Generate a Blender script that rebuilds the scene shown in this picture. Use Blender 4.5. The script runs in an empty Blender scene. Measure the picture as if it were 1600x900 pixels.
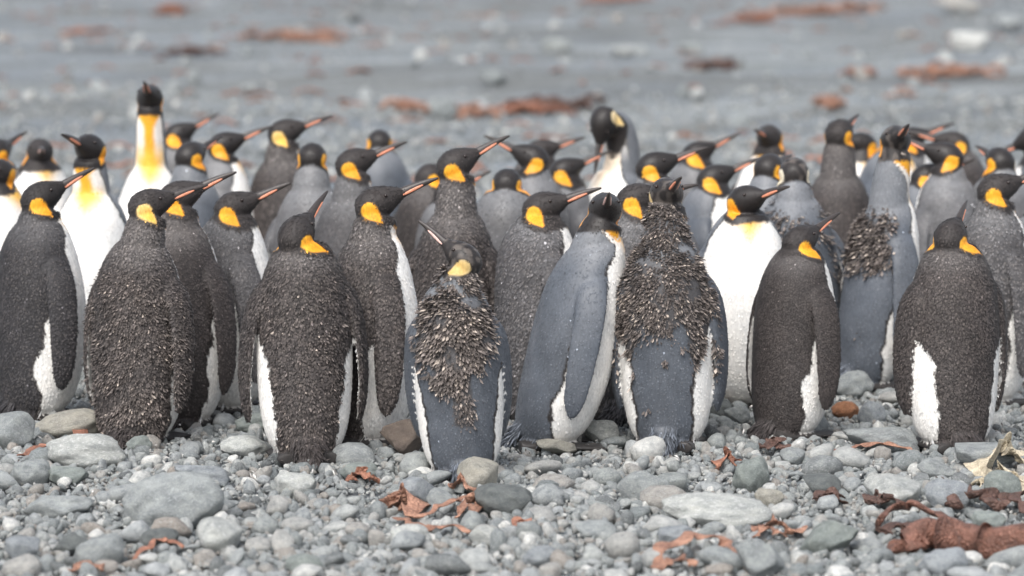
import bpy, bmesh, math, random
import numpy as np
from mathutils import Vector, Matrix, Euler, kdtree

random.seed(7)
rng = np.random.default_rng(7)
R = math.radians
scene = bpy.context.scene
COL = scene.collection

# ------------------------------------------------------------------ camera
CAM_H = 1.70
F_PX = 4900.0                       # focal length in pixels of a 1600 px wide frame
PITCH = math.atan(580.0 / F_PX)
cam_d = bpy.data.cameras.new('camera')
cam = bpy.data.objects.new('camera', cam_d)
COL.objects.link(cam)
cam.location = (0, 0, CAM_H)
cam.rotation_euler = (math.pi / 2 - PITCH, 0, 0)
cam_d.sensor_width = 36.0
cam_d.lens = 36.0 * F_PX / 1600.0
cam_d.clip_start = 0.1
cam_d.clip_end = 3000
cam_d.dof.use_dof = True
cam_d.dof.focus_distance = 9.8
cam_d.dof.aperture_fstop = 2.2
scene.camera = cam

# ------------------------------------------------------------------ sky and light (overcast)
world = bpy.data.worlds.new('World')
scene.world = world
world.use_nodes = True
wn = world.node_tree
wn.nodes.clear()
sky = wn.nodes.new('ShaderNodeTexSky')
sky.sky_type = 'NISHITA'
sky.sun_disc = False
sky.sun_elevation = R(52)
sky.sun_rotation = R(200)
sky.dust_density = 4.0
hs = wn.nodes.new('ShaderNodeHueSaturation')
hs.inputs['Saturation'].default_value = 0.42
bg = wn.nodes.new('ShaderNodeBackground')
bg.inputs['Strength'].default_value = 0.15
wo = wn.nodes.new('ShaderNodeOutputWorld')
wn.links.new(sky.outputs[0], hs.inputs['Color'])
wn.links.new(hs.outputs[0], bg.inputs['Color'])
wn.links.new(bg.outputs[0], wo.inputs['Surface'])
sun_d = bpy.data.lights.new('sun', 'SUN')
sun_d.energy = 1.3
sun_d.angle = R(35)
sun_d.color = (1.0, 0.98, 0.95)
sun = bpy.data.objects.new('sun', sun_d)
COL.objects.link(sun)
sun.rotation_euler = (R(38), 0, R(-20))
scene.view_settings.view_transform = 'Standard'
scene.view_settings.look = 'None'
scene.view_settings.gamma = 1.0
scene.view_settings.exposure = 0.75

# ------------------------------------------------------------------ small helpers
def smooth(a, b, x):
    t = np.clip((x - a) / (b - a), 0, 1)
    return t * t * (3 - 2 * t)

def mix(a, b, t):
    t = np.asarray(t)[..., None]
    return a * (1 - t) + b * t

def ground_z(x, y):
    x = np.asarray(x, float); y = np.asarray(y, float)
    z = 0.012 * np.sin(x * 2.1 + 0.7) * np.sin(y * 1.7 + 1.1) + 0.008 * np.sin(x * 5.3 + y * 2.9)
    far = smooth(14, 30, y)
    z = z + far * (0.10 * np.sin(x * 0.33 + 1.3) * np.sin(y * 0.42) + 0.06 * np.sin(x * 0.9 + y * 0.75 + 2.0))
    return z

def ray(px, py):
    v = Vector(((px - 800) / F_PX, (450 - py) / F_PX, -1.0))
    return (cam.rotation_euler.to_matrix() @ v).normalized()

def at_ground(px, py):
    d = ray(px, py)
    z = 0.0
    for _ in range(4):
        t = (z - CAM_H) / d.z
        x, y = d.x * t, d.y * t
        z = float(ground_z(x, y))
    return Vector((x, y, z))

def height_at(px, py, y):
    d = ray(px, py)
    return CAM_H + d.z * (y / d.y)

def scale_at(y):
    return F_PX / (y * math.cos(PITCH))

def vnoise(p, f, seed=0.0):
    """cheap smooth noise in -1..1"""
    x, y, z = p[:, 0] * f, p[:, 1] * f, p[:, 2] * f
    s = seed
    return (np.sin(x * 1.0 + y * 1.7 + s) * np.sin(y * 1.3 - z * 1.1 + 2 * s) +
            np.sin(z * 1.9 + x * 0.8 + 3 * s) * np.sin(x * 2.3 - z * 0.7 + s) +
            np.sin(y * 2.7 + z * 2.1 + 5 * s) * np.sin(x * 1.6 + y * 0.4 + s)) / 2.2

def mesh_np(name, V, quads=None, tris=None, col=None, smooth_shade=True, mat=None):
    me = bpy.data.meshes.new(name)
    V = np.ascontiguousarray(V, np.float32)
    nq = 0 if quads is None else len(quads)
    nt = 0 if tris is None else len(tris)
    loops = []
    if nq: loops.append(np.asarray(quads, np.int32).ravel())
    if nt: loops.append(np.asarray(tris, np.int32).ravel())
    loops = np.concatenate(loops)
    me.vertices.add(len(V))
    me.vertices.foreach_set('co', V.ravel())
    me.loops.add(len(loops))
    me.loops.foreach_set('vertex_index', loops)
    me.polygons.add(nq + nt)
    st = np.concatenate([np.arange(nq) * 4, nq * 4 + np.arange(nt) * 3]).astype(np.int32)
    me.polygons.foreach_set('loop_start', st)
    me.update(calc_edges=True)
    if smooth_shade:
        me.polygons.foreach_set('use_smooth', np.ones(nq + nt, bool))
    if col is not None:
        a = me.color_attributes.new('Col', 'FLOAT_COLOR', 'POINT')
        c4 = np.ones((len(V), 4), np.float32)
        c4[:, :3] = col
        a.data.foreach_set('color', c4.ravel())
    if mat is not None:
        me.materials.append(mat)
    me.update()
    return me

def link(name, me, parent=None, mat=None):
    o = bpy.data.objects.new(name, me)
    COL.objects.link(o)
    if parent is not None:
        o.parent = parent
    if mat is not None and me is not None and len(me.materials) == 0:
        me.materials.append(mat)
    return o

def tag(o, label=None, cat=None, group=None, kind=None):
    if label: o['label'] = label
    if cat: o['category'] = cat
    if group: o['group'] = group
    if kind: o['kind'] = kind
    return o

def loft(rings, base=0):
    """rings (n,m,3) -> verts, quads, tris closed at both ends"""
    n, m, _ = rings.shape
    V = rings.reshape(-1, 3)
    i = np.arange(n - 1)[:, None] * m
    j = np.arange(m)[None, :]
    j2 = (j + 1) % m
    q = np.stack([i + j, i + j2, i + m + j2, i + m + j], -1).reshape(-1, 4)
    c0, c1 = rings[0].mean(0), rings[-1].mean(0)
    V = np.vstack([V, c0, c1])
    k = n * m
    jj = np.arange(m); jj2 = (jj + 1) % m
    t0 = np.stack([jj2, jj, np.full(m, k)], -1)
    t1 = np.stack([(n - 1) * m + jj, (n - 1) * m + jj2, np.full(m, k + 1)], -1)
    return V, q + base, np.vstack([t0, t1]) + base

def spline(tab, x):
    """monotone-ish cubic through the table columns; tab[:,0] is the abscissa"""
    tab = np.asarray(tab, float)
    xs, ys = tab[:, 0], tab[:, 1:]
    d = np.gradient(ys, xs, axis=0)
    i = np.clip(np.searchsorted(xs, x) - 1, 0, len(xs) - 2)
    h = (xs[i + 1] - xs[i])[:, None]
    t = ((x - xs[i])[:, None]) / h
    h00 = 2 * t**3 - 3 * t**2 + 1; h10 = t**3 - 2 * t**2 + t
    h01 = -2 * t**3 + 3 * t**2; h11 = t**3 - t**2
    return h00 * ys[i] + h10 * h * d[i] + h01 * ys[i + 1] + h11 * h * d[i + 1]

# ------------------------------------------------------------------ materials
def new_mat(name):
    m = bpy.data.materials.new(name)
    m.use_nodes = True
    nt = m.node_tree
    b = nt.nodes['Principled BSDF']
    return m, nt, b

def node(nt, t, **kw):
    n = nt.nodes.new(t)
    for k, v in kw.items():
        setattr(n, k, v)
    return n

def ramp(nt, stops, fac=None):
    r = nt.nodes.new('ShaderNodeValToRGB')
    els = r.color_ramp.elements
    while len(els) < len(stops): els.new(0.5)
    for e, (p, c) in zip(els, stops):
        e.position = p
        e.color = (*c, 1)
    if fac is not None: nt.links.new(fac, r.inputs[0])
    return r

def mixc(nt, blend, fac, a, b):
    n = nt.nodes.new('ShaderNodeMix')
    n.data_type = 'RGBA'; n.blend_type = blend
    for sock, v in ((n.inputs['Factor'], fac), (n.inputs[6], a), (n.inputs[7], b)):
        if hasattr(v, 'is_linked') or hasattr(v, 'links'): nt.links.new(v, sock)
        elif isinstance(v, tuple): sock.default_value = (*v, 1)
        else: sock.default_value = v
    return n.outputs[2]

def noise(nt, scale, detail=4, rough=0.6, vec=None):
    n = nt.nodes.new('ShaderNodeTexNoise')
    n.inputs['Scale'].default_value = scale
    n.inputs['Detail'].default_value = detail
    n.inputs['Roughness'].default_value = rough
    if vec is not None: nt.links.new(vec, n.inputs['Vector'])
    return n

def bump(nt, b, h, strength, dist):
    n = nt.nodes.new('ShaderNodeBump')
    n.inputs['Strength'].default_value = strength
    n.inputs['Distance'].default_value = dist
    nt.links.new(h, n.inputs['Height'])
    nt.links.new(n.outputs[0], b.inputs['Normal'])
    return n

def plumage_material(name, rough, var, bstr):
    m, nt, b = new_mat(name)
    at = node(nt, 'ShaderNodeAttribute', attribute_name='Col')
    tc = node(nt, 'ShaderNodeTexCoord')
    mp = node(nt, 'ShaderNodeMapping')
    mp.inputs['Scale'].default_value = (1, 1, 0.45)
    nt.links.new(tc.outputs['Object'], mp.inputs['Vector'])
    n1 = noise(nt, 150, 3, 0.6, mp.outputs[0])
    r1 = ramp(nt, [(0.3, (1 - var,) * 3), (0.7, (1 + var,) * 3)], n1.outputs[0])
    n2 = noise(nt, 14, 3, 0.6, tc.outputs['Object'])
    r2 = ramp(nt, [(0.3, (0.86, 0.87, 0.88)), (0.7, (1.10, 1.08, 1.06))], n2.outputs[0])
    c = mixc(nt, 'MULTIPLY', 1.0, at.outputs['Color'], r1.outputs[0])
    c = mixc(nt, 'MULTIPLY', 1.0, c, r2.outputs[0])
    nt.links.new(c, b.inputs['Base Color'])
    b.inputs['Roughness'].default_value = rough
    b.inputs['Specular IOR Level'].default_value = 0.35
    b.inputs['Sheen Weight'].default_value = 0.05
    b.inputs['Sheen Roughness'].default_value = 0.45
    b.inputs['Sheen Tint'].default_value = (0.85, 0.92, 1.0, 1)
    bump(nt, b, n1.outputs[0], bstr, 0.004)
    return m

M_BODY = plumage_material('penguin_plumage', 0.62, 0.22, 0.35)
M_SLEEK = plumage_material('sleek_plumage', 0.46, 0.14, 0.22)
M_FEATH = plumage_material('penguin_feathers', 0.7, 0.15, 0.1)

def simple(name, col, rough, nscale=60, var=0.25, spec=0.4, bs=0.2, bd=0.003):
    m, nt, b = new_mat(name)
    tc = node(nt, 'ShaderNodeTexCoord')
    n1 = noise(nt, nscale, 4, 0.6, tc.outputs['Object'])
    r = ramp(nt, [(0.3, tuple(c * (1 - var) for c in col)), (0.7, tuple(min(1, c * (1 + var)) for c in col))], n1.outputs[0])
    nt.links.new(r.outputs[0], b.inputs['Base Color'])
    b.inputs['Roughness'].default_value = rough
    b.inputs['Specular IOR Level'].default_value = spec
    bump(nt, b, n1.outputs[0], bs, bd)
    return m

M_BILL = simple('bill_horn', (0.045, 0.038, 0.036), 0.38, 90, 0.3)
M_PLATE = simple('bill_plate_orange', (0.70, 0.28, 0.17), 0.42, 120, 0.2)
M_PLATE_PALE = simple('bill_plate_pale', (0.70, 0.47, 0.42), 0.42, 120, 0.2)
M_EYE = simple('eye_dark', (0.02, 0.012, 0.010), 0.22, 60, 0.1, 0.6)

def stone_material(name, stops, lichen, pale_fac):
    m, nt, b = new_mat(name)
    oi = node(nt, 'ShaderNodeObjectInfo')
    tc = node(nt, 'ShaderNodeTexCoord')
    add = node(nt, 'ShaderNodeVectorMath', operation='MULTIPLY_ADD')
    nt.links.new(oi.outputs['Random'], add.inputs[0])
    add.inputs[1].default_value = (31.7, 17.3, 43.1)
    nt.links.new(tc.outputs['Object'], add.inputs[2])
    base = ramp(nt, stops, oi.outputs['Random'])
    n1 = noise(nt, 2.2, 6, 0.65, add.outputs[0])
    r1 = ramp(nt, [(0.28, (0.58, 0.60, 0.62)), (0.5, (1, 1, 1)), (0.72, (1.36, 1.34, 1.30))], n1.outputs[0])
    c = mixc(nt, 'MULTIPLY', 1.0, base.outputs[0], r1.outputs[0])
    n2 = noise(nt, 9.0, 5, 0.7, add.outputs[0])
    f2 = ramp(nt, [(0.53, (0, 0, 0)), (0.62, (pale_fac,) * 3)], n2.outputs[0])
    c = mixc(nt, 'MIX', f2.outputs[0], c, lichen)
    n3 = noise(nt, 34, 4, 0.75, add.outputs[0])
    r3 = ramp(nt, [(0.33, (0.5,) * 3), (0.48, (1.0,) * 3), (0.55, (1.0,) * 3), (0.68, (1.55,) * 3)], n3.outputs[0])
    c = mixc(nt, 'MULTIPLY', 0.85, c, r3.outputs[0])
    nt.links.new(c, b.inputs['Base Color'])
    b.inputs['Roughness'].default_value = 0.6
    b.inputs['Specular IOR Level'].default_value = 0.35
    mm = node(nt, 'ShaderNodeMath', operation='ADD')
    nt.links.new(n2.outputs[0], mm.inputs[0]); nt.links.new(n3.outputs[0], mm.inputs[1])
    bump(nt, b, mm.outputs[0], 0.55, 0.09)
    return m

GREYS = [(0.0, (0.11, 0.12, 0.123)), (0.12, (0.34, 0.36, 0.362)), (0.26, (0.20, 0.222, 0.225)),
         (0.42, (0.41, 0.43, 0.438)), (0.56, (0.27, 0.292, 0.288)), (0.68, (0.46, 0.475, 0.465)),
         (0.80, (0.31, 0.28, 0.25)), (0.90, (0.40, 0.41, 0.40)), (1.0, (0.72, 0.72, 0.69))]
M_STONE = stone_material('beach_stone', GREYS, (0.56, 0.58, 0.56), 0.5)
def tint(col, pale=0.5, name='stone_tone'):
    return stone_material(name, [(0.0, tuple(c * 0.92 for c in col)), (1.0, tuple(c * 1.08 for c in col))],
                          tuple(min(0.72, c * 1.5 + 0.04) for c in col), pale)
M_TONE = {
    'grey': tint((0.30, 0.32, 0.32), 0.5, 'grey_stone'),
    'dark': tint((0.14, 0.152, 0.15), 0.35, 'dark_stone'),
    'green': tint((0.245, 0.272, 0.258), 0.4, 'green_grey_stone'),
    'pale': tint((0.45, 0.465, 0.445), 0.6, 'pale_stone'),
    'tan': tint((0.35, 0.335, 0.29), 0.5, 'tan_stone'),
    'brown': tint((0.16, 0.13, 0.11), 0.2, 'brown_stone'),
    'blue': tint((0.29, 0.312, 0.328), 0.45, 'blue_grey_stone'),
    'rust': tint((0.36, 0.17, 0.09), 0.3, 'rust_stone'),
}

def kelp_material(name, dark, light, crack):
    m, nt, b = new_mat(name)
    tc = node(nt, 'ShaderNodeTexCoord')
    n1 = noise(nt, 22, 6, 0.7, tc.outputs['Object'])
    r = ramp(nt, [(0.28, dark), (0.55, light), (0.8, tuple(min(1, c * 1.5 + 0.03) for c in light))], n1.outputs[0])
    vo = node(nt, 'ShaderNodeTexVoronoi', feature='DISTANCE_TO_EDGE')
    vo.inputs['Scale'].default_value = 75
    nt.links.new(tc.outputs['Object'], vo.inputs['Vector'])
    cr = ramp(nt, [(0.0, (0.35, 0.33, 0.32)), (0.12, (1, 1, 1))], vo.outputs[0])
    c = mixc(nt, 'MULTIPLY', crack, r.outputs[0], cr.outputs[0])
    nt.links.new(c, b.inputs['Base Color'])
    b.inputs['Roughness'].default_value = 0.6
    mh = node(nt, 'ShaderNodeMath', operation='MULTIPLY_ADD')
    nt.links.new(vo.outputs[0], mh.inputs[0]); mh.inputs[1].default_value = 2.0 * crack; nt.links.new(n1.outputs[0], mh.inputs[2])
    bump(nt, b, mh.outputs[0], 0.3 + 0.8 * crack, 0.02)
    return m
M_KELP = kelp_material('kelp_rust', (0.09, 0.04, 0.03), (0.36, 0.165, 0.105), 0.4)
M_KELP_PALE = kelp_material('kelp_orange', (0.14, 0.062, 0.042), (0.40, 0.215, 0.145), 0.45)
M_KELP_DARK = kelp_material('kelp_dark', (0.03, 0.018, 0.015), (0.12, 0.065, 0.05), 0.4)
M_KELP_BLEACH = kelp_material('kelp_bleached', (0.26, 0.21, 0.14), (0.62, 0.54, 0.40), 0.4)

M_STUMP = kelp_material('kelp_stump_skin', (0.05, 0.025, 0.019), (0.21, 0.098, 0.068), 0.5)
# ground: grey gravel and sand
m, nt, b = new_mat('beach_gravel')
tc = node(nt, 'ShaderNodeTexCoord')
V0 = tc.outputs['Object']
mpb = node(nt, 'ShaderNodeMapping'); mpb.inputs['Scale'].default_value = (0.35, 1, 1)
nt.links.new(V0, mpb.inputs['Vector'])
n_big = noise(nt, 0.22, 6, 0.62, mpb.outputs[0])
mpx = node(nt, 'ShaderNodeMapping'); mpx.inputs['Scale'].default_value = (0.45, 1, 1)
nt.links.new(V0, mpx.inputs['Vector'])
n_mid = noise(nt, 0.9, 6, 0.70, mpx.outputs[0])
n_fine = noise(nt, 30, 5, 0.75, V0)
vor = node(nt, 'ShaderNodeTexVoronoi'); vor.inputs['Scale'].default_value = 26
nt.links.new(V0, vor.inputs['Vector'])
r_big = ramp(nt, [(0.30, (0.085, 0.092, 0.096)), (0.42, (0.172, 0.193, 0.210)), (0.50, (0.112, 0.119, 0.118)), (0.58, (0.200, 0.220, 0.232)), (0.72, (0.130, 0.140, 0.130))], n_big.outputs[0])
r_mid = ramp(nt, [(0.30, (0.55, 0.55, 0.56)), (0.42, (0.92, 0.94, 0.97)), (0.52, (0.95, 0.93, 0.90)), (0.60, (1.22, 1.22, 1.22)), (0.72, (1.45, 1.44, 1.42))], n_mid.outputs[0])
c = mixc(nt, 'MULTIPLY', 1.0, r_big.outputs[0], r_mid.outputs[0])
r_v = ramp(nt, [(0.0, (0.6, 0.6, 0.62)), (0.5, (1, 1, 1)), (1.0, (1.5, 1.5, 1.48))], vor.outputs['Color'])
c = mixc(nt, 'MULTIPLY', 0.8, c, r_v.outputs[0])
r_f = ramp(nt, [(0.3, (0.6, 0.6, 0.6)), (0.7, (1.4, 1.4, 1.4))], n_fine.outputs[0])
c = mixc(nt, 'MULTIPLY', 0.7, c, r_f.outputs[0])
nt.links.new(c, b.inputs['Base Color'])
b.inputs['Roughness'].default_value = 0.8
bump(nt, b, vor.outputs['Distance'], 0.6, 0.02)
M_GROUND = m

# ------------------------------------------------------------------ the beach sheet
def build_ground():
    ys = np.concatenate([np.linspace(-20, 6, 14), np.linspace(6.2, 16, 130), np.geomspace(16.2, 900, 150)])
    u = np.linspace(-1, 1, 141)
    ux = np.sign(u) * np.abs(u) ** 2.2
    X = ux[None, :] * (8 + np.clip(ys, 6, None)[:, None] * 1.1)
    Y = np.repeat(ys[:, None], len(u), 1)
    Z = ground_z(X, Y) - 0.012
    V = np.stack([X, Y, Z], -1).reshape(-1, 3)
    n, mm = len(ys), len(u)
    i = np.arange(n - 1)[:, None] * mm; j = np.arange(mm - 1)[None, :]
    q = np.stack([i + j, i + j + 1, i + mm + j + 1, i + mm + j], -1).reshape(-1, 4)
    return mesh_np('beach', V, quads=q, mat=M_GROUND)
beach = link('beach', build_ground())
tag(beach, kind='structure')

# ------------------------------------------------------------------ stones
def stone_mesh(seed, sub=3, angular=0.0, name='stone'):
    r = np.random.default_rng(seed)
    bm = bmesh.new()
    bmesh.ops.create_icosphere(bm, subdivisions=sub, radius=1.0)
    P = np.array([v.co[:] for v in bm.verts])
    F = np.array([[v.index for v in f.verts] for f in bm.faces])
    bm.free()
    k = 1 + 0.18 * vnoise(P, 1.3, r.random() * 9) + 0.09 * vnoise(P, 3.1, r.random() * 9) + 0.035 * vnoise(P, 8.0, r.random() * 9) + 0.012 * vnoise(P, 19.0, r.random() * 9)
    P = P * k[:, None]
    if angular > 0:
        for _ in range(int(9 * angular) + 4):
            d = r.normal(size=3); d /= np.linalg.norm(d)
            h = 0.55 + 0.3 * r.random() * (1.3 - angular * 0.5)
            over = np.clip(P @ d - h, 0, None)
            P = P - over[:, None] * d * (0.75 + 0.2 * angular)
    else:
        for _ in range(3):
            d = r.normal(size=3); d /= np.linalg.norm(d)
            over = np.clip(P @ d - 0.78, 0, None)
            P = P - over[:, None] * d * 0.6
    return mesh_np(name, P, tris=F)

ROUND = [stone_mesh(100 + i, 4, 0.0 if i % 2 else 0.22) for i in range(9)]
ANG = [stone_mesh(200 + i, 4, 0.7 + 0.1 * i) for i in range(6)]
SMALL = [stone_mesh(300 + i, 2, 0.0 if i % 5 == 0 else 0.4 + 0.06 * i) for i in range(14)]

OCC = []        # occupied spots (x, y, r)
def place_stone(px, py, w, h, tone, label, shape='round', k=0, rz=None, tilt=0.0, depth=0.8):
    """px,py = centre of the stone's visible face in the photo, w,h its size there"""
    p = at_ground(px, py + h * 0.42)
    s = scale_at(p.y)
    rx = w / s / 2 * 1.02
    rzv = h / s / 2 * 1.15
    ry = max(rzv, rx * depth)
    src = (ROUND if shape == 'round' else ANG)[k % (9 if shape == 'round' else 6)]
    me = src.copy()
    me.materials.append(M_TONE[tone])
    o = link('stone' if w < 100 else 'boulder', me)
    o.scale = (rx, ry, rzv)
    # stand the stone a little behind its visible foot and sink it slightly
    o.location = (p.x, p.y + ry * 0.7, p.z + rzv * 0.68)
    o.rotation_euler = (0, R(tilt), 0)
    tag(o, label, 'stone', 'larger stones lying on the shingle')
    OCC.append((p.x, p.y + ry * 0.7, max(rx, ry)))
    return o

STONES = [
    (20, 672, 78, 72, 'grey', 'pointed grey rock at the left edge beside the leftmost penguin', 'ang', 0, 8),
    (108, 668, 125, 46, 'tan', 'long tan rock lying behind the pale oval boulder on the left', 'round', 1, -6),
    (128, 711, 122, 52, 'pale', 'pale grey oval boulder below and left of the mottled brown penguin', 'round', 2, 4),
    (45, 742, 62, 42, 'grey', 'blotched grey stone below the pale oval boulder, near the left edge', 'round', 3, 0),
    (108, 745, 70, 30, 'green', 'low flat stone tucked under the pale oval boulder', 'round', 4, 3),
    (272, 788, 158, 84, 'grey', 'largest grey boulder, rounded, lower left on the shingle', 'round', 5, -12),
    (338, 840, 96, 58, 'pale', 'pale whitish stone just below the largest grey boulder', 'round', 6, 10),
    (250, 846, 62, 36, 'dark', 'small dark grey stone between the largest boulder and the bottom edge', 'round', 7, -4),
    (312, 746, 86, 36, 'blue', 'flat bluish stone directly above the largest grey boulder', 'round', 8, 8),
    (84, 794, 110, 34, 'grey', 'long low grey stone left of the largest boulder', 'round', 0, -5),
    (216, 697, 40, 26, 'green', 'small greenish cobble in front of the mottled brown penguin', 'round', 2, -8),
    (152, 868, 82, 52, 'grey', 'egg shaped grey stone at the bottom left', 'round', 3, -10),
    (30, 858, 70, 50, 'blue', 'angular blue grey stone in the bottom left corner', 'ang', 1, 12),
    (110, 852, 60, 36, 'dark', 'dark blunt stone left of the egg shaped grey stone', 'ang', 2, -6),
    (465, 760, 74, 44, 'pale', 'low pale stone below the brown penguin with frayed tail', 'round', 4, 6),
    (476, 884, 58, 30, 'green', 'greenish stone on the bottom edge left of the orange kelp', 'round', 5, 0),
    (632, 686, 80, 62, 'brown', 'square brown rock between two penguins left of the moulting one', 'ang', 3, -8),
    (746, 746, 88, 62, 'tan', 'round speckled stone touching the moulting penguin in front', 'round', 6, -4),
    (789, 785, 94, 48, 'dark', 'smooth dark oval stone below the round speckled stone', 'round', 7, 6),
    (652, 772, 66, 54, 'blue', 'blue grey rock behind the orange kelp tangle', 'ang', 4, 5),
    (690, 782, 48, 38, 'grey', 'small grey rock between the kelp tangle and dark oval stone', 'ang', 5, -5),
    (936, 676, 62, 38, 'pale', 'pale oval stone behind the sleek leaning penguin', 'round', 8, 5),
    (1005, 764, 86, 50, 'grey', 'rounded grey stone below the moulting penguin with short tail', 'round', 0, 9),
    (846, 872, 60, 34, 'blue', 'flat bluish stone near the bottom centre', 'round', 1, -6),
    (640, 840, 64, 34, 'pale', 'pale flat stone right below the kelp tangle', 'round', 2, 4),
    (1175, 746, 58, 52, 'green', 'upright grey green stone below the smooth brown penguin', 'round', 3, -10),
    (1206, 782, 52, 38, 'tan', 'tan stone leaning on the upright grey green stone', 'round', 4, 8),
    (1128, 804, 172, 46, 'pale', 'very long pale boulder, lower right of centre', 'round', 5, 3),
    (1290, 758, 66, 44, 'dark', 'dark angular rock left of the pale greenish boulder', 'ang', 0, 10),
    (1400, 772, 120, 52, 'pale', 'pale greenish boulder in the lower right shingle', 'round', 6, 5),
    (1486, 778, 78, 50, 'blue', 'blue grey stone right of the pale greenish boulder', 'round', 7, 8),
    (1378, 690, 112, 42, 'grey', 'flat grey stone between two penguins on the right', 'round', 8, 3),
    (1540, 716, 136, 50, 'grey', 'angular grey slab below the brown penguin on the right', 'ang', 1, 6),
    (1362, 648, 44, 40, 'blue', 'round bluish cobble beside the rust coloured stone', 'round', 0, 0),
    (1322, 642, 44, 28, 'rust', 'rust coloured stone between two penguins on the right', 'round', 1, 6),
    (1334, 604, 60, 40, 'grey', 'grey stone behind the rust coloured stone', 'round', 2, -5),
    (1298, 842, 92, 58, 'green', 'angular grey green rock left of the big rusty kelp', 'ang', 2, -8),
    (1188, 878, 92, 60, 'grey', 'angular grey rock on the bottom edge right of centre', 'ang', 3, 14),
    (1476, 884, 78, 44, 'blue', 'smooth bluish stone lying against the thick rusty kelp', 'round', 3, -4),
    (1550, 818, 62, 40, 'green', 'greenish stone above the thick rusty kelp', 'round', 4, 5),
    (1570, 760, 58, 42, 'green', 'dark greenish stone beside the bleached kelp at the right edge', 'round', 5, 7),
    (1240, 715, 54, 30, 'grey', 'low grey stone just below the smooth brown penguin', 'round', 6, 0),
    (1125, 642, 42, 36, 'dark', 'dark stone at the foot of the white breasted penguin', 'round', 7, 0),
    (1152, 650, 40, 30, 'grey', 'small grey stone left of the smooth brown penguin', 'round', 8, 0),
    (870, 700, 70, 26, 'tan', 'low tan stone at the feet of the sleek leaning penguin', 'ang', 4, 4),
    (380, 700, 76, 34, 'pale', 'pale low stone between two penguins on the left', 'round', 1, 5),
    (395, 664, 60, 28, 'green', 'mossy stone behind the pale low stone on the left', 'round', 2, -5),
    (1465, 735, 60, 34, 'grey', 'low grey rock left of the angular slab', 'ang', 5, 4),
    (560, 740, 58, 30, 'green', 'low greenish stone between brown penguin tail and moulting penguin', 'round', 3, 5),
    (935, 830, 70, 38, 'grey', 'low grey stone in the lower middle shingle', 'ang', 0, 5),
    (760, 838, 60, 32, 'pale', 'small pale stone below the smooth dark oval stone', 'round', 0, 4),
    (1060, 838, 64, 34, 'blue', 'bluish stone under the very long pale boulder', 'round', 4, -4),
]
for s_ in STONES:
    px, py, w, h, tone, lab, shape, k, tl = s_
    place_stone(px, py, w, h, tone, lab, shape, k, tilt=tl)

# middle sized stones of the shingle: parts of the beach
def free(x, y, r):
    for ox, oy, orr in OCC:
        if (x - ox) ** 2 + (y - oy) ** 2 < (0.85 * (r + orr)) ** 2:
            return False
    return True
for me in SMALL + ROUND + ANG:
    if not me.materials: me.materials.append(M_STONE)
MID = SMALL
nst = 0
tries = 0
while nst < 248 and tries < 6000:
    tries += 1
    y = 7.9 + 3.6 * random.random() ** 1.4
    x = random.uniform(-1, 1) * (0.168 * y + 0.05)
    r = 0.026 + 0.040 * random.random() ** 1.8
    if not free(x, y, r): continue
    OCC.append((x, y, r))
    o = link('stone', random.choice(MID), beach)
    fl = random.uniform(0.5, 0.85)
    o.scale = (r * random.uniform(0.9, 1.4), r * random.uniform(0.8, 1.1), r * fl)
    o.location = (x, y, float(ground_z(x, y)) + r * fl * random.uniform(0.35, 0.75))
    o.rotation_euler = (random.uniform(-0.3, 0.3), random.uniform(-0.3, 0.3), random.uniform(0, 6.28))
    nst += 1

# the small shingle nobody could count: one object of instances
src_col = bpy.data.collections.new('shingle_sources')
for i, me in enumerate(SMALL):
    o = bpy.data.objects.new('pebble', me)
    src_col.objects.link(o)

def shingle(name, P, S, Rt, parent):
    me = bpy.data.meshes.new(name)
    n = len(P)
    me.vertices.add(n)
    me.vertices.foreach_set('co', np.ascontiguousarray(P, np.float32).ravel())
    for nm, dat in (('scl', S), ('rot', Rt)):
        a = me.attributes.new(nm, 'FLOAT_VECTOR', 'POINT')
        a.data.foreach_set('vector', np.ascontiguousarray(dat, np.float32).ravel())
    a = me.attributes.new('idx', 'INT', 'POINT')
    a.data.foreach_set('value', rng.integers(0, len(SMALL), n).astype(np.int32))
    me.materials.append(M_STONE)
    o = link(name, me, parent)
    ng = bpy.data.node_groups.new(name, 'GeometryNodeTree')
    ng.interface.new_socket('Geometry', in_out='INPUT', socket_type='NodeSocketGeometry')
    ng.interface.new_socket('Geometry', in_out='OUTPUT', socket_type='NodeSocketGeometry')
    gi = ng.nodes.new('NodeGroupInput'); go = ng.nodes.new('NodeGroupOutput')
    iop = ng.nodes.new('GeometryNodeInstanceOnPoints')
    ci = ng.nodes.new('GeometryNodeCollectionInfo')
    ci.inputs['Collection'].default_value = src_col
    ci.inputs['Separate Children'].default_value = True
    ci.inputs['Reset Children'].default_value = True
    def attr(nm, t):
        a = ng.nodes.new('GeometryNodeInputNamedAttribute')
        a.data_type = t; a.inputs['Name'].default_value = nm
        return a.outputs['Attribute']
    e2r = ng.nodes.new('FunctionNodeEulerToRotation')
    L = ng.links.new
    L(gi.outputs[0], iop.inputs['Points'])
    L(ci.outputs[0], iop.inputs['Instance'])
    iop.inputs['Pick Instance'].default_value = True
    L(attr('idx', 'INT'), iop.inputs['Instance Index'])
    L(attr('rot', 'FLOAT_VECTOR'), e2r.inputs[0])
    L(e2r.outputs[0], iop.inputs['Rotation'])
    L(attr('scl', 'FLOAT_VECTOR'), iop.inputs['Scale'])
    L(iop.outputs[0], go.inputs[0])
    md = o.modifiers.new('shingle', 'NODES')
    md.node_group = ng
    return o

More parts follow.
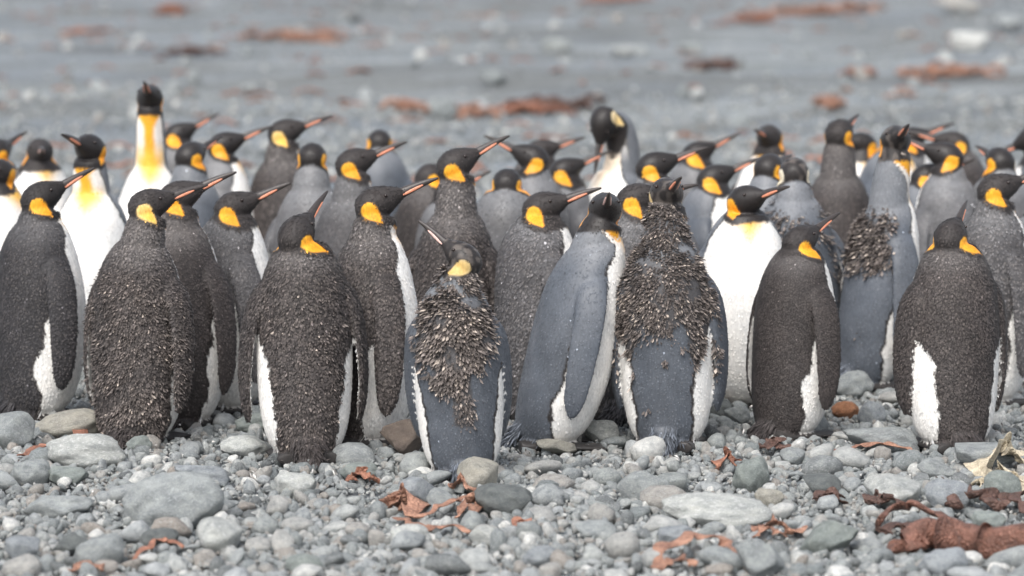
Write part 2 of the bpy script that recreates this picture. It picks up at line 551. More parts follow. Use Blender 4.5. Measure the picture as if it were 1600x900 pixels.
def scatter_stones(n, y0, y1, r0, r1, pw, ypow, lift=0.3):
    y = y0 + (y1 - y0) * rng.random(n) ** ypow
    x = (rng.random(n) * 2 - 1) * (0.185 * y + 0.35)
    r = r0 + (r1 - r0) * rng.random(n) ** pw
    f = rng.uniform(0.45, 0.95, n)
    S = np.stack([r * rng.uniform(0.85, 1.45, n), r * rng.uniform(0.8, 1.1, n), r * f], -1)
    Rt = np.stack([rng.normal(0, 0.7, n), rng.normal(0, 0.7, n), rng.uniform(0, 6.28, n)], -1)
    P = np.stack([x, y, ground_z(x, y) - 0.004 + r * f * rng.uniform(0.0, 0.9, n) * lift * 2], -1)
    return P, S, Rt
parts = [scatter_stones(26000, 7.4, 12.0, 0.003, 0.007, 1.2, 0.95, 1.6),
         scatter_stones(30000, 7.4, 14.0, 0.006, 0.012, 1.4, 0.9),
         scatter_stones(20000, 7.4, 14.5, 0.009, 0.021, 1.8, 0.9, 0.45),
         scatter_stones(6800, 7.4, 15.0, 0.017, 0.034, 1.6, 0.9, 0.45),
         scatter_stones(9000, 13.5, 30.0, 0.010, 0.04, 3.0, 1.0),
         scatter_stones(1500, 25.0, 75.0, 0.02, 0.11, 6.0, 0.9)]
sh = shingle('shingle', *[np.vstack([p[i] for p in parts]) for i in range(3)], beach)
tag(sh, kind='stuff')
sh['label'] = 'small grey and pale pebbles covering the beach'

# ------------------------------------------------------------------ kelp
def ribbon(pts, width, thick, ruffle=0.0, seed=0, segs=40, roll=None, nseg=10):
    """a thick, ruffled strap along a curve (world points)"""
    r = np.random.default_rng(seed)
    if thick < 0.013: width, thick = width * 1.5, thick * 0.6
    pts = np.asarray(pts, float)
    t = np.linspace(0, len(pts) - 1, segs)
    tab = np.column_stack([np.arange(len(pts)), pts])
    C = spline(tab, t)
    T = np.gradient(C, axis=0); T /= np.linalg.norm(T, axis=1)[:, None]
    up = np.array([0, 0, 1.0])
    S = np.cross(T, up); S /= np.linalg.norm(S, axis=1)[:, None] + 1e-9
    N = np.cross(S, T)
    if roll is not None:
        a = np.interp(np.linspace(0, 1, segs), np.linspace(0, 1, len(roll)), roll)[:, None]
        S, N = S * np.cos(a) + N * np.sin(a), N * np.cos(a) - S * np.sin(a)
    u = np.linspace(0, 1, segs)
    w = width * (0.45 + 0.55 * np.sin(np.pi * np.clip(u * 0.92 + 0.06, 0, 1)) ** 0.6)
    w = w * (1 + (0.25 * np.sin(u * 17 + r.random() * 6) + 0.18 * np.sin(u * 41 + r.random() * 6)) * min(1.2, 1.4 * ruffle))
    # lie unevenly over the pebbles
    C = C + np.stack([np.sin(u * 19 + r.random() * 6), np.sin(u * 23 + r.random() * 6), 0.5 * np.sin(u * 27 + r.random() * 6)], -1) * width * 0.22
    a = np.linspace(0, 2 * np.pi, 2 * nseg, endpoint=False)
    ca, sa = np.cos(a), np.sin(a)
    ph = r.random(3) * 6
    rings = []
    for i in range(segs):
        x = ca * w[i] / 2
        edge = np.abs(ca) ** 2
        z = sa * thick / 2 * (1 + 0.10 * np.sin(u[i] * 13 + ph[0]) + 0.07 * np.sin(u[i] * 29 + 3 * ca + ph[2])) + edge * ruffle * 0.25 * width * np.sin(u[i] * 22 + ph[1] + np.sign(ca) * 1.3)
        rings.append(C[i] + x[:, None] * S[i] + z[:, None] * N[i])
    return loft(np.array(rings))

def join(parts):
    V, Q, T = [], [], []
    n = 0
    for v, q, t in parts:
        V.append(v); Q.append(q + n); T.append(t + n); n += len(v)
    return np.vstack(V), np.vstack(Q), np.vstack(T)

def kelp(name, parts, mat, label, group='stranded kelp'):
    V, Q, T = join(parts)
    c = V.mean(0); c[2] = V[:, 2].min()
    me = mesh_np(name, V - c, quads=Q, tris=T, mat=mat)
    o = link(name, me)
    o.location = c
    tag(o, label, 'kelp', group)
    return o

def gp(px, py, dz=0.0):
    p = at_ground(px, py)
    return (p.x, p.y, p.z + 0.012 + dz * 0.62)

# orange tangle, lower centre
kelp('kelp_tangle', [
    ribbon([gp(606, 806, .03), gp(622, 800, .06), gp(645, 806, .045), gp(640, 822, .03)], .050, .008, 0.8, 1, roll=[0.4, 0.9, 0.5, 0.2]),
    ribbon([gp(622, 822, .02), gp(640, 832, .03), gp(668, 843, .025), gp(690, 838, .03), gp(740, 842, .02)], .020, .010, 0.5, 2),
    ribbon([gp(655, 822, .02), gp(690, 812, .05), gp(722, 800, .045), gp(748, 792, .03)], .018, .012, 0.4, 3),
    ribbon([gp(715, 820, .02), gp(728, 805, .05), gp(745, 800, .03), gp(738, 818, .02)], .022, .008, 0.9, 4, roll=[0.3, 1.2, 0.4])],
    M_KELP_PALE, 'orange kelp tangle lying left of the smooth dark oval stone')
kelp('kelp_scrap', [ribbon([gp(706, 775, .03), gp(722, 772, .05), gp(736, 782, .03)], .022, .006, 0.9, 5, roll=[0.5, 1, 0.2])],
     M_KELP_PALE, 'small pinkish kelp scrap against the round speckled stone')
kelp('kelp_scrap', [ribbon([gp(548, 762, .02), gp(562, 754, .04), gp(585, 762, .02)], .03, .006, 1.0, 6, roll=[0.3, 0.9, 0.2])],
     M_KELP, 'dark red kelp scrap below the frayed penguin tail, left of the kelp tangle')
kelp('kelp_scrap', [ribbon([gp(806, 842, .02), gp(818, 834, .04), gp(832, 838, .02)], .022, .007, 1.0, 61)],
     M_KELP, 'tiny dark red kelp scrap right of the kelp tangle')
# left strands
kelp('kelp_strand', [ribbon([gp(32, 722, .01), gp(52, 716, .03), gp(72, 708, .02), gp(92, 706, .0)], .020, .010, 0.4, 7)],
     M_KELP, 'rusty kelp strand left of the pale oval boulder')
kelp('kelp_strand', [ribbon([gp(120, 692, .03), gp(142, 680, .07), gp(168, 678, .06), gp(195, 690, .05), gp(222, 694, .02)], .040, .010, 0.6, 8)],
     M_KELP, 'rusty kelp strand under the tail of the mottled brown penguin')
kelp('kelp_strand', [ribbon([gp(212, 882, .01), gp(240, 868, .04), gp(262, 862, .035), gp(288, 866, .01)], .016, .008, 0.5, 9)],
     M_KELP, 'thin reddish kelp strand below the small dark grey stone')
kelp('kelp_strand', [ribbon([gp(112, 902, .01), gp(135, 896, .03), gp(165, 899, .01)], .02, .010, 0.5, 10)],
     M_KELP_PALE, 'orange kelp end at the bottom edge, lower left')
# right side
kelp('kelp_strand', [ribbon([gp(1300, 716, .01), gp(1345, 711, .03), gp(1385, 709, .035), gp(1425, 716, .02)], .020, .012, 0.4, 11)],
     M_KELP_PALE, 'straight orange kelp strand in front of the flat grey stone on the right')
kelp('kelp_strand', [
    ribbon([gp(1020, 902, .01), gp(1042, 882, .06), gp(1085, 868, .07), gp(1130, 870, .05), gp(1150, 880, .02)], .030, .010, 0.7, 12),
    ribbon([gp(1030, 896, .01), gp(1062, 890, .03), gp(1088, 896, .01)], .020, .008, 0.6, 13)],
    M_KELP_PALE, 'forked orange kelp strand on the bottom edge right of centre')
kelp('kelp_scrap', [ribbon([gp(1185, 848, .02), gp(1210, 838, .05), gp(1232, 846, .03), gp(1252, 840, .02)], .030, .006, 1.0, 14, roll=[0.3, 0.8, 0.1]),
                    ribbon([gp(1180, 838, .02), gp(1196, 846, .04), gp(1225, 850, .02)], .022, .006, 1.0, 15)],
     M_KELP_PALE, 'crumpled orange kelp scraps left of the angular grey green rock')
kelp('kelp_scrap', [ribbon([gp(1118, 742, .02), gp(1136, 732, .05), gp(1152, 738, .02)], .03, .006, 1.0, 16, roll=[0.3, 0.9, 0.2])],
     M_KELP, 'reddish kelp scrap left of the upright grey green stone')
kelp('kelp_scrap', [ribbon([gp(1195, 712, .02), gp(1210, 706, .045), gp(1222, 714, .02)], .03, .007, 0.9, 17)],
     M_KELP_DARK, 'dark kelp scrap under the smooth brown penguin')
kelp('kelp_scrap', [ribbon([gp(1272, 795, .02), gp(1295, 790, .045), gp(1312, 798, .02)], .03, .007, 0.9, 18)],
     M_KELP_DARK, 'dark kelp scrap below the dark angular rock')
kelp('kelp_clump', [ribbon([gp(1358, 802, .02), gp(1378, 796, .05), gp(1402, 800, .02)], .04, .012, 0.8, 19)],
     M_KELP_DARK, 'small blackish kelp clump below the pale greenish boulder')
kelp('kelp_clump', [ribbon([gp(1482, 806, .03), gp(1505, 796, .06), gp(1535, 798, .06), gp(1560, 806, .02)], .060, .022, 0.6, 20),
                    ribbon([gp(1560, 806, .02), gp(1582, 798, .06), gp(1604, 815, .03)], .03, .010, 0.6, 21)],
     M_KELP_DARK, 'dark brown kelp clump below the blue grey stone, right side')
kelp('kelp_clump', [
    ribbon([gp(1522, 762, .02), gp(1545, 742, .07), gp(1570, 735, .09), gp(1604, 742, .05)], .06, .008, 1.0, 22, roll=[0.4, 1.0, 0.6, 0.2]),
    ribbon([gp(1530, 772, .02), gp(1556, 764, .05), gp(1585, 768, .05), gp(1604, 776, .02)], .05, .008, 1.0, 23, roll=[0.2, 0.8, 0.3])],
    M_KELP_BLEACH, 'bleached yellowish kelp clump at the right edge')
# the big leathery piece, lower right
kelp('kelp_stump', [
    ribbon([gp(1420, 866, .03), gp(1455, 866, .06), gp(1505, 870, .065), gp(1560, 876, .06), gp(1625, 880, .05)], .108, .090, 0.10, 24, nseg=14, segs=60),
    ribbon([gp(1365, 838, .03), gp(1395, 832, .085), gp(1430, 832, .105), gp(1470, 842, .08), gp(1515, 855, .06)], .050, .016, 0.5, 25, roll=[0.9, 0.5, 0.3, 0.5, 0.3]),
    ribbon([gp(1395, 866, .015), gp(1420, 872, .03), gp(1450, 868, .05)], .06, .03, 0.4, 26)],
    M_STUMP, 'thick leathery rust brown kelp stump in the lower right corner')
kelp('kelp_flap', [ribbon([gp(1372, 846, .01), gp(1400, 843, .035), gp(1440, 846, .035), gp(1466, 852, .01)], .07, .014, 0.5, 27)],
     M_KELP_DARK, 'black hollow kelp flap under the arch of the rust brown stump')

# far kelp heaps and pale stones, out of focus behind the birds
FAR = [(870, 122, 150, 26, M_KELP_DARK, 'dark kelp heap behind the crowd, upper centre'),
       (690, 168, 170, 30, M_KELP_PALE, 'pinkish orange kelp heap just behind the crowd, left of centre'),
       (830, 170, 150, 22, M_KELP, 'rusty kelp heap just behind the crowd, below the dark heap'),
       (470, 58, 170, 22, M_KELP_PALE, 'far rusty kelp streak, upper left of centre'),
       (300, 78, 90, 18, M_KELP_DARK, 'small dark kelp heap, upper left'),
       (266, 20, 50, 22, M_KELP, 'small rusty kelp heap near the top left'),
       (1275, 14, 210, 28, M_KELP_PALE, 'wide orange kelp heap near the top right'),
       (1110, 98, 90, 22, M_KELP_DARK, 'small dark kelp heap right of the upper centre'),
       (1490, 108, 170, 26, M_KELP_PALE, 'rusty kelp heap on the upper right'),
       (1345, 112, 50, 18, M_KELP, 'little rusty kelp heap left of the upper right heap'),
       (1180, 28, 90, 20, M_KELP, 'brown kelp heap left of the wide orange heap'),
       (730, 20, 110, 16, M_KELP_PALE, 'thin brown kelp streak near the top centre'),
       (960, 5, 120, 14, M_KELP, 'brown kelp streak at the top edge, centre'),
       (1300, 160, 44, 24, M_KELP_PALE, 'orange kelp bit just behind the crowd on the right'),
       (130, 48, 80, 12, M_KELP, 'faint brown kelp streak at the far left')]
for i, (px, py, w, h, mt, lab) in enumerate(FAR):
    r = np.random.default_rng(500 + i)
    p = at_ground(px, py + h * 0.4)
    s = scale_at(p.y)
    W, H = w / s, h / s
    prt = []
    for k in range(26):
        cx = p.x + float(np.clip(r.normal(0, 0.22), -0.42, 0.42)) * W
        cy = p.y + r.normal(0.5, 1.1) * H
        L = r.uniform(0.18, 0.36) * W
        a = r.uniform(-0.7, 0.7)
        gz = float(ground_z(cx, cy))
        pts = [(cx + (q - 1.5) * L / 3 * math.cos(a), cy + (q - 1.5) * L / 3 * math.sin(a) * 2 + r.normal(0, .05),
                gz + 0.02 + H * (0.5 * r.random() * (1 if q in (1, 2) else 0.15))) for q in range(4)]
        prt.append(ribbon(pts, H * r.uniform(0.15, 0.45), 0.03, 0.8, 600 + i * 40 + k, segs=14, roll=list(r.uniform(-0.5, 1.0, 3)), nseg=4))
    kelp('kelp_heap', prt, mt, lab, 'kelp heaps behind the crowd')
# kelp scraps strewn over the far beach
prt = []
for k in range(260):
    y_ = 15 + 50 * random.random() ** 1.3
    x_ = random.uniform(-1, 1) * (0.17 * y_ + 0.5)
    L = random.uniform(0.05, 0.30); z_ = float(ground_z(x_, y_))
    a = random.uniform(-0.6, 0.6)
    pts = [(x_ + (q - 1.5) * L / 3, y_ + (q - 1.5) * L / 3 * math.sin(a), z_ + 0.01 + (0.04 * random.random() if q in (1, 2) else 0)) for q in range(4)]
    prt.append(ribbon(pts, random.uniform(0.02, 0.08), 0.02, 0.8, 3000 + k, segs=10, roll=[random.uniform(-0.4, 0.6) for _ in range(3)], nseg=3))
V_, Q_, T_k = join(prt)
ks = link('kelp_scraps', mesh_np('kelp_scraps', V_, quads=Q_, tris=T_k, mat=M_KELP))
tag(ks, 'little rusty kelp scraps strewn over the far beach', 'kelp', kind='stuff')
FAR_ST = [(868, 72, 50, 22, 'pale', 'whitish far stone, upper centre, left one of a pair'),
          (974, 80, 56, 20, 'pale', 'whitish far stone, upper centre, right one of a pair'),
          (692, 172, 44, 30, 'blue', 'bluish far stone beside the pinkish kelp heap'),
          (770, 135, 50, 28, 'grey', 'grey far stone left of the dark kelp heap'),
          (1520, 66, 66, 34, 'blue', 'dark bluish far rock, upper right'),
          (1500, 14, 70, 34, 'grey', 'grey far rock at the top right'),
          (1580, 36, 60, 30, 'grey', 'grey far rock at the right edge near the top'),
          (553, 22, 30, 22, 'pale', 'small pale far stone near the top, left of centre'),
          (1080, 48, 40, 18, 'pale', 'small pale far stone near the top, right of centre'),
          (616, 160, 50, 16, 'pale', 'pale far stone at the left end of the pinkish kelp heap')]
for i, (px, py, w, h, tone, lab) in enumerate(FAR_ST):
    o = place_stone(px, py, w, h, tone, lab, 'ang' if i % 2 else 'round', i, tilt=4)

# ------------------------------------------------------------------ penguins
TORSO = [  # z, yc, rx, r_front, r_back
    (0.024, -0.002, 0.075, 0.066, 0.074),
    (0.045, -0.003, 0.102, 0.096, 0.100),
    (0.080, 0.000, 0.121, 0.121, 0.116),
    (0.130, 0.003, 0.134, 0.137, 0.126),
    (0.210, 0.006, 0.144, 0.150, 0.133),
    (0.300, 0.006, 0.148, 0.155, 0.136),
    (0.380, 0.004, 0.148, 0.152, 0.137),
    (0.450, 0.001, 0.144, 0.144, 0.135),
    (0.510, -0.002, 0.136, 0.131, 0.130),
    (0.560, -0.003, 0.125, 0.117, 0.120),
    (0.600, -0.003, 0.110, 0.101, 0.106),
    (0.635, -0.001, 0.091, 0.083, 0.088),
    (0.665, 0.001, 0.066, 0.062, 0.065)]
HEAD = [   # y, zc, rx, rz
    (-0.072, -0.006, 0.012, 0.012),
    (-0.066, -0.006, 0.028, 0.029),
    (-0.051, -0.004, 0.043, 0.042),
    (-0.026, -0.001, 0.051, 0.050),
    (0.000, 0.000, 0.050, 0.050),
    (0.024, -0.001, 0.042, 0.044),
    (0.044, -0.003, 0.032, 0.035),
    (0.062, -0.005, 0.022, 0.025),
    (0.079, -0.007, 0.013, 0.016),
    (0.091, -0.008, 0.008, 0.010)]
WHITE = np.array([0.80, 0.79, 0.765])
HOOD = np.array([0.021, 0.018, 0.0175])
BACKS = {'brown': np.array([0.041, 0.035, 0.034]), 'dark': np.array([0.030, 0.0285, 0.031]),
         'slate': np.array([0.086, 0.097, 0.115]), 'grey': np.array([0.105, 0.105, 0.110]),
         'mix': np.array([0.068, 0.066, 0.069])}
NAPES = {'brown': np.array([0.090, 0.082, 0.080]), 'dark': np.array([0.075, 0.073, 0.076]),
         'slate': np.array([0.160, 0.170, 0.186]), 'grey': np.array([0.165, 0.168, 0.175]),
         'mix': np.array([0.125, 0.124, 0.128])}

def rotz(a): c, s = math.cos(a), math.sin(a); return np.array([[c, -s, 0], [s, c, 0], [0, 0, 1]])
def rotx(a): c, s = math.cos(a), math.sin(a); return np.array([[1, 0, 0], [0, c, -s], [0, s, c]])
def roty(a): c, s = math.cos(a), math.sin(a); return np.array([[c, 0, s], [0, 1, 0], [-s, 0, c]])

# bill, bill plates and eyes: shared by all birds
def bill_shape():
    y = np.linspace(0, 1, 22)
    rings = []
    for t in y:
        yy = 0.064 + 0.128 * t
        zz = -0.008 - 0.010 * t ** 2.2
        rx = 0.0108 * (1 - t) ** 0.8 + 0.0026
        rz = 0.0140 * (1 - t) ** 0.75 + 0.003
        a = np.linspace(0, 2 * np.pi, 16, endpoint=False)
        rings.append(np.stack([rx * np.cos(a), np.full(16, yy), zz + rz * np.sin(a)], -1))
    return loft(np.array(rings))
v, q, t = bill_shape()
ME_BILL = mesh_np('bill', v, quads=q, tris=t, mat=M_BILL)
def plate_shape(sg):
    rings = []
    for t in np.linspace(0, 1, 14):
        tb = 0.10 + 0.52 * t
        yy = 0.064 + 0.128 * tb
        zz = -0.008 - 0.010 * tb ** 2.2 - (0.0140 * (1 - tb) ** 0.75 + 0.003) * 0.38
        rx = 0.0108 * (1 - tb) ** 0.8 + 0.0026
        w = 0.0048 * math.sin(math.pi * min(1, 0.10 + 0.86 * t)) ** 0.6 + 0.0006
        a = np.linspace(0, 2 * np.pi, 10, endpoint=False)
        rings.append(np.stack([sg * (rx * 0.80 + 0.0032 * np.cos(a)), np.full(10, yy), zz + w * np.sin(a)], -1))
    return loft(np.array(rings))
ME_PLATE, ME_PLATE_P = [], []
for sg in (-1, 1):
    v, q, t = plate_shape(sg)
    ME_PLATE.append(mesh_np('bill_plate', v, quads=q, tris=t, mat=M_PLATE))
    ME_PLATE_P.append(mesh_np('bill_plate', v, quads=q, tris=t, mat=M_PLATE_PALE))
bm = bmesh.new(); bmesh.ops.create_uvsphere(bm, u_segments=12, v_segments=8, radius=0.0052)
ME_EYE = bpy.data.meshes.new('eye'); bm.to_mesh(ME_EYE); bm.free(); ME_EYE.materials.append(M_EYE)
for p_ in ME_EYE.polygons: p_.use_smooth = True

# the temporary object that fuses a bird's shapes into one skin
tmp = bpy.data.objects.new('fuse', bpy.data.meshes.new('fuse'))
COL.objects.link(tmp)
rem = tmp.modifiers.new('r', 'REMESH'); rem.mode = 'VOXEL'; rem.use_smooth_shade = True
smo = tmp.modifiers.new('s', 'SMOOTH'); smo.factor = 0.5; smo.iterations = 4

def fuse(V, Q, T, voxel):
    old = tmp.data
    tmp.data = mesh_np('fuse', V, quads=Q, tris=T)
    bpy.data.meshes.remove(old)
    rem.voxel_size = voxel
    smo.iterations = 4 if voxel > 0.0055 else 6
    dg = bpy.context.evaluated_depsgraph_get()
    ev = tmp.evaluated_get(dg)
    me = bpy.data.meshes.new_from_object(ev, depsgraph=dg)
    return me

def feathers(P, N, D, L, W, lift, C, tip, curl=0.0):
    """kite shaped feathers: arrays of roots, normals, directions, sizes"""
    n = len(P)
    S = np.cross(N, D); S /= np.linalg.norm(S, axis=1)[:, None] + 1e-9
    L = L[:, None]; W = W[:, None]; lf = lift[:, None]
    root = P - N * 0.0015
    midp = P + D * L * 0.5 + N * (lf * L * 0.55 + 0.001)
    lft = midp + S * W * 0.5
    rgt = midp - S * W * 0.5
    tp = P + D * L * (1 - 0.25 * curl) + N * (lf * L * (1.0 - 0.0 * curl) + curl * 0.2 * L)
    V = np.stack([root, lft, tp, rgt], 1).reshape(-1, 3)
    k = np.arange(n)[:, None] * 4
    T = np.concatenate([np.hstack([k, k + 3, k + 1]), np.hstack([k + 1, k + 3, k + 2])])
    cc = np.stack([C, C, C * tip[:, None], C], 1).reshape(-1, 3)
    return V, T, np.clip(cc, 0, 0.85)

def make_penguin(b):
    px, fy, top = b['x'], b['fy'], b['top']
    base = at_ground(px, fy)
    need = height_at(px, top, base.y) - base.z
    sc = b.get('s', 1.04)
    pitch = b.get('pitch', 12)
    if 0 < pitch < 22: pitch += 10 if math.cos(R(b.get('hyaw', b['yaw']))) > 0.35 else 3
    pitch = R(pitch)
    crown = 0.034 + 0.052 + 0.035 * math.sin(max(0, pitch))
    n = need / sc - (0.668 + crown)
    if 'n' in b:
        sc = need / (0.668 + crown + b['n']); n = b['n']
    lo, hi = -0.012, 0.29
    if n < lo or n > hi:
        n = min(hi, max(lo, n)); sc = need / (0.668 + crown + n)
    sc = min(1.14, max(0.84, sc))
    seed = b['i'] * 1.37
    r = np.random.default_rng(1000 + b['i'])
    yaw = R(b['yaw'])
    hy = R(b.get('hyaw', b['yaw']) - b['yaw'])
    while hy > math.pi: hy -= 2 * math.pi
    while hy < -math.pi: hy += 2 * math.pi
    lean = b.get('lean', 0.03)
    roll = R(b.get('roll', 0))
    fat = b.get('fat', r.uniform(0.98, 1.06))
    side = r.normal(0, 0.012)
    hero = b.get('hero', 1)
    kind = b['kind']
    BACK, NAPE = BACKS[kind], NAPES[kind]
    tone = r.uniform(0.88, 1.14)
    BACK = BACK * tone; NAPE = NAPE * (0.5 + 0.5 * tone)

    def bend(P):
        P = P.copy()
        u = np.clip((P[:, 2] - 0.03) / 0.57, 0, None)
        P[:, 1] += lean * u ** 1.3
        P[:, 0] += side * np.clip(u, 0, 1) ** 1.3
        return P
    def unbend(P):
        P = P.copy()
        u = np.clip((P[:, 2] - 0.03) / 0.57, 0, None)
        P[:, 1] -= lean * u ** 1.3
        P[:, 0] -= side * np.clip(u, 0, 1) ** 1.3
        return P
    parts = []
    pid = []
    # torso
    zz = np.linspace(0.024, 0.665, 44)
    tb = spline(TORSO, zz)
    a = np.linspace(0, 2 * np.pi, 44, endpoint=False)
    rings = []
    for z, (yc, rx, rf, rb) in zip(zz, tb):
        rr = np.where(np.cos(a) > 0, rf, rb)
        flatb = np.where(np.cos(a) < 0, 0.985, 1.0)
        rings.append(np.stack([rx * fat * np.sin(a), yc + rr * fat * np.cos(a) * flatb, np.full(44, z)], -1))
    rings = np.array(rings)
    sh_ = rings.shape
    rings = bend(rings.reshape(-1, 3)).reshape(sh_)
    # sin/cos order makes this loft wind inwards; flip it
    parts.append(loft(rings[:, ::-1]))
    pid += [0] * (44 * 44 + 2)
    # head pose
    HS = 1.04
    RH = rotz(hy) @ rotx(pitch) @ roty(roll)
    attach = bend(np.array([[0, 0.004, 0.60]]))[0]
    attach[2] = 0.668 + n
    attach[1] += lean * 0.2
    if 'attach' in b: attach = np.array(b['attach'], float) 
    fwd = np.array([-math.sin(hy), math.cos(hy), 0])
    attach = attach + fwd * b.get('hf', 0.004)
    HC = attach + RH @ np.array([0, 0.018, 0.034])
    # neck
    P0 = bend(np.array([[0, -0.003, 0.575]]))[0]
    if 'ctrl' in b:
        cps = [P0] + [np.array(c_, float) for c_ in b['ctrl']] + [attach]
    else:
        cps = [P0, P0 * 0.45 + attach * 0.55 + np.array([0, -0.006, 0.0]), attach]
    cps = np.array(cps)
    tt = np.linspace(0, len(cps) - 1, 30)
    NC = spline(np.column_stack([np.arange(len(cps)), cps]), tt)
    # carry on a little into the head
    u = np.linspace(0, 1, 30)
    ext = np.clip(n / 0.24, 0, 1)
    r_low = 0.090 - 0.016 * ext; r_mid = 0.076 - 0.015 * ext; r_top = 0.065 - 0.012 * ext
    nr = np.interp(u, [0, 0.45, 0.8, 1], [r_low, r_mid, r_top + 0.002, r_top * 0.9])
    T_ = np.gradient(NC, axis=0); T_ /= np.linalg.norm(T_, axis=1)[:, None]
    ang = hy * smooth(0.45, 1.0, u)
    FW = np.stack([-np.sin(ang), np.cos(ang), np.zeros(30)], -1)
    FW = FW - T_ * (FW * T_).sum(1)[:, None]
    FW /= np.linalg.norm(FW, axis=1)[:, None]
    SD = np.cross(FW, T_)
    aa = np.linspace(0, 2 * np.pi, 28, endpoint=False)
    rings = NC[:, None, :] + nr[:, None, None] * (np.cos(aa)[None, :, None] * FW[:, None, :] + np.sin(aa)[None, :, None] * SD[:, None, :])
    parts.append(loft(rings[:, ::-1]))
    pid += [1] * (30 * 28 + 2)
    # head
    hyy = np.linspace(-0.072, 0.091, 26)
    ht = spline(HEAD, hyy)
    rings = []
    for y, (zc, rx, rz) in zip(hyy, ht):
        rings.append(np.stack([rx * np.cos(aa), np.full(28, y), zc + rz * np.sin(aa)], -1))
    rings = np.array(rings)
    rings = (rings.reshape(-1, 3) * HS @ RH.T + HC).reshape(rings.shape)
    parts.append(loft(rings))
    pid += [2] * (26 * 28 + 2)
    # flippers
    fl_info = []
    for sg, key in ((1, 'fr'), (-1, 'fl')):
        ab, sw = b.get(key, (r.uniform(-2, 3), r.uniform(-4, 6)))
        tabf = [(0, .070, -.010, .565, .050, .040), (1, .122, -.014, .530, .084, .038), (2, .156, -.014, .465, .098, .032),
                (3, .174, -.013, .365, .098, .026), (4, .180, -.013, .250, .086, .022), (5, .172, -.013, .155, .056, .018), (5.4, .166, -.013, .125, .024, .013)]
        ft = spline(tabf, np.linspace(0, 5.4, 26))
        C = ft[:, :3].copy()
        C[:, 0] *= fat
        piv = np.array([0.10, 0, 0.53])
        wgt = smooth(0.53, 0.44, C[:, 2])
        for i_ in range(26):
            w_ = wgt[i_]
            C[i_] = rotx(R(sw) * w_) @ (roty(-R(ab) * w_) @ (C[i_] - piv)) + piv
        C[:, 0] *= sg
        Tn = np.gradient(C, axis=0); Tn /= np.linalg.norm(Tn, axis=1)[:, None]
        wd = np.array([sg * 0.32, 1.0, 0.0]); wd /= np.linalg.norm(wd)
        WD = wd - Tn * (Tn @ wd)[:, None]; WD /= np.linalg.norm(WD, axis=1)[:, None]
        TH = np.cross(WD, Tn)
        a2 = np.linspace(0, 2 * np.pi, 18, endpoint=False)
        rings = C[:, None] + (np.cos(a2)[None, :, None] * WD[:, None] * ft[:, 3][:, None, None] / 2 +
                              np.sin(a2)[None, :, None] * TH[:, None] * ft[:, 4][:, None, None] / 2)
        rings = bend(rings.reshape(-1, 3)).reshape(rings.shape)
        parts.append(loft(rings))
        pid += [3 if sg > 0 else 4] * (26 * 18 + 2)
    # feet
    for sg in (1, -1):
        rings = []
        for t in np.linspace(0, 1, 12):
            w = 0.030 + 0.020 * t * (1 if t < 0.95 else 0.8)
            h = 0.026 - 0.015 * t
            a2 = np.linspace(0, 2 * np.pi, 16, endpoint=False)
            toe = 0.012 * np.cos(3 * a2) * t
            rings.append(np.stack([sg * (0.062 + 0.016 * t) + w * np.cos(a2), -0.112 + 0.262 * t + toe, 0.012 + h * 0.6 + h * 0.75 * np.sin(a2)], -1))
        parts.append(loft(np.array(rings)))
        pid += [5] * (12 * 16 + 2)
    # tail
    rings = []
    tl = b.get('tail', 0.0)
    for t in np.linspace(0, 1, 10):
        a2 = np.linspace(0, 2 * np.pi, 14, endpoint=False)
        w = 0.052 - 0.024 * t; h = 0.036 - 0.022 * t
        rings.append(np.stack([w * np.cos(a2), np.full(14, -0.075 - (0.085 + tl) * t), 0.098 - 0.084 * t + h * np.sin(a2)], -1))
    parts.append(loft(np.array(rings)))
    pid += [6] * (10 * 14 + 2)

    V, Q, T = join(parts)
    pid = np.array(pid)
    me = fuse(V, Q, T, 0.0055 if hero >= 2 else 0.0075)
    nv = len(me.vertices)
    P = np.empty(nv * 3, np.float32); me.vertices.foreach_get('co', P); P = P.reshape(-1, 3).astype(float)
    N = np.empty(nv * 3, np.float32); me.vertices.foreach_get('normal', N); N = N.reshape(-1, 3).astype(float)
    kd = kdtree.KDTree(len(V))
    for i_, c_ in enumerate(V.tolist()): kd.insert(c_, i_)
    kd.balance()
    near = np.array([kd.find(c_)[1] for c_ in P.tolist()])
    part = pid[near]

    # ---- colours, in each part's own frame
    U = unbend(P)
    nz1 = vnoise(U, 60, seed); nz2 = vnoise(U, 140, seed + 1); nz3 = vnoise(U, 18, seed + 2)
    jit = 0.6 * nz1 + 0.4 * nz2
    phi = np.degrees(np.arctan2(np.abs(U[:, 0]), U[:, 1] - 0.0))
    z = U[:, 2]
    flank = b.get('flank', 112)
    bnd = np.interp(z, [0, 0.06, 0.14, 0.30, 0.40, 0.48, 0.56, 0.64], [flank - 6, flank, flank + 4, flank - 2, 102, 88, 80, 70])
    edge = phi + jit * 4.0 + 6.0 * nz3 - bnd
    yel = smooth(0.545, 0.645, z + 0.008 * nz3 - 0.0014 * phi)
    front = mix(WHITE[None] * np.ones((nv, 1)), np.array([0.80, 0.44, 0.05])[None], yel * b.get('bib', 1.0))
    dirt = smooth(0.10, 0.0, z) * 0.45
    front = mix(front, np.array([0.42, 0.37, 0.31])[None], np.clip(dirt + 0.10 * smooth(0.2, 0.9, vnoise(U, 23, seed + 6)), 0, 1))
    bk = np.ones((nv, 1)) * BACK[None]
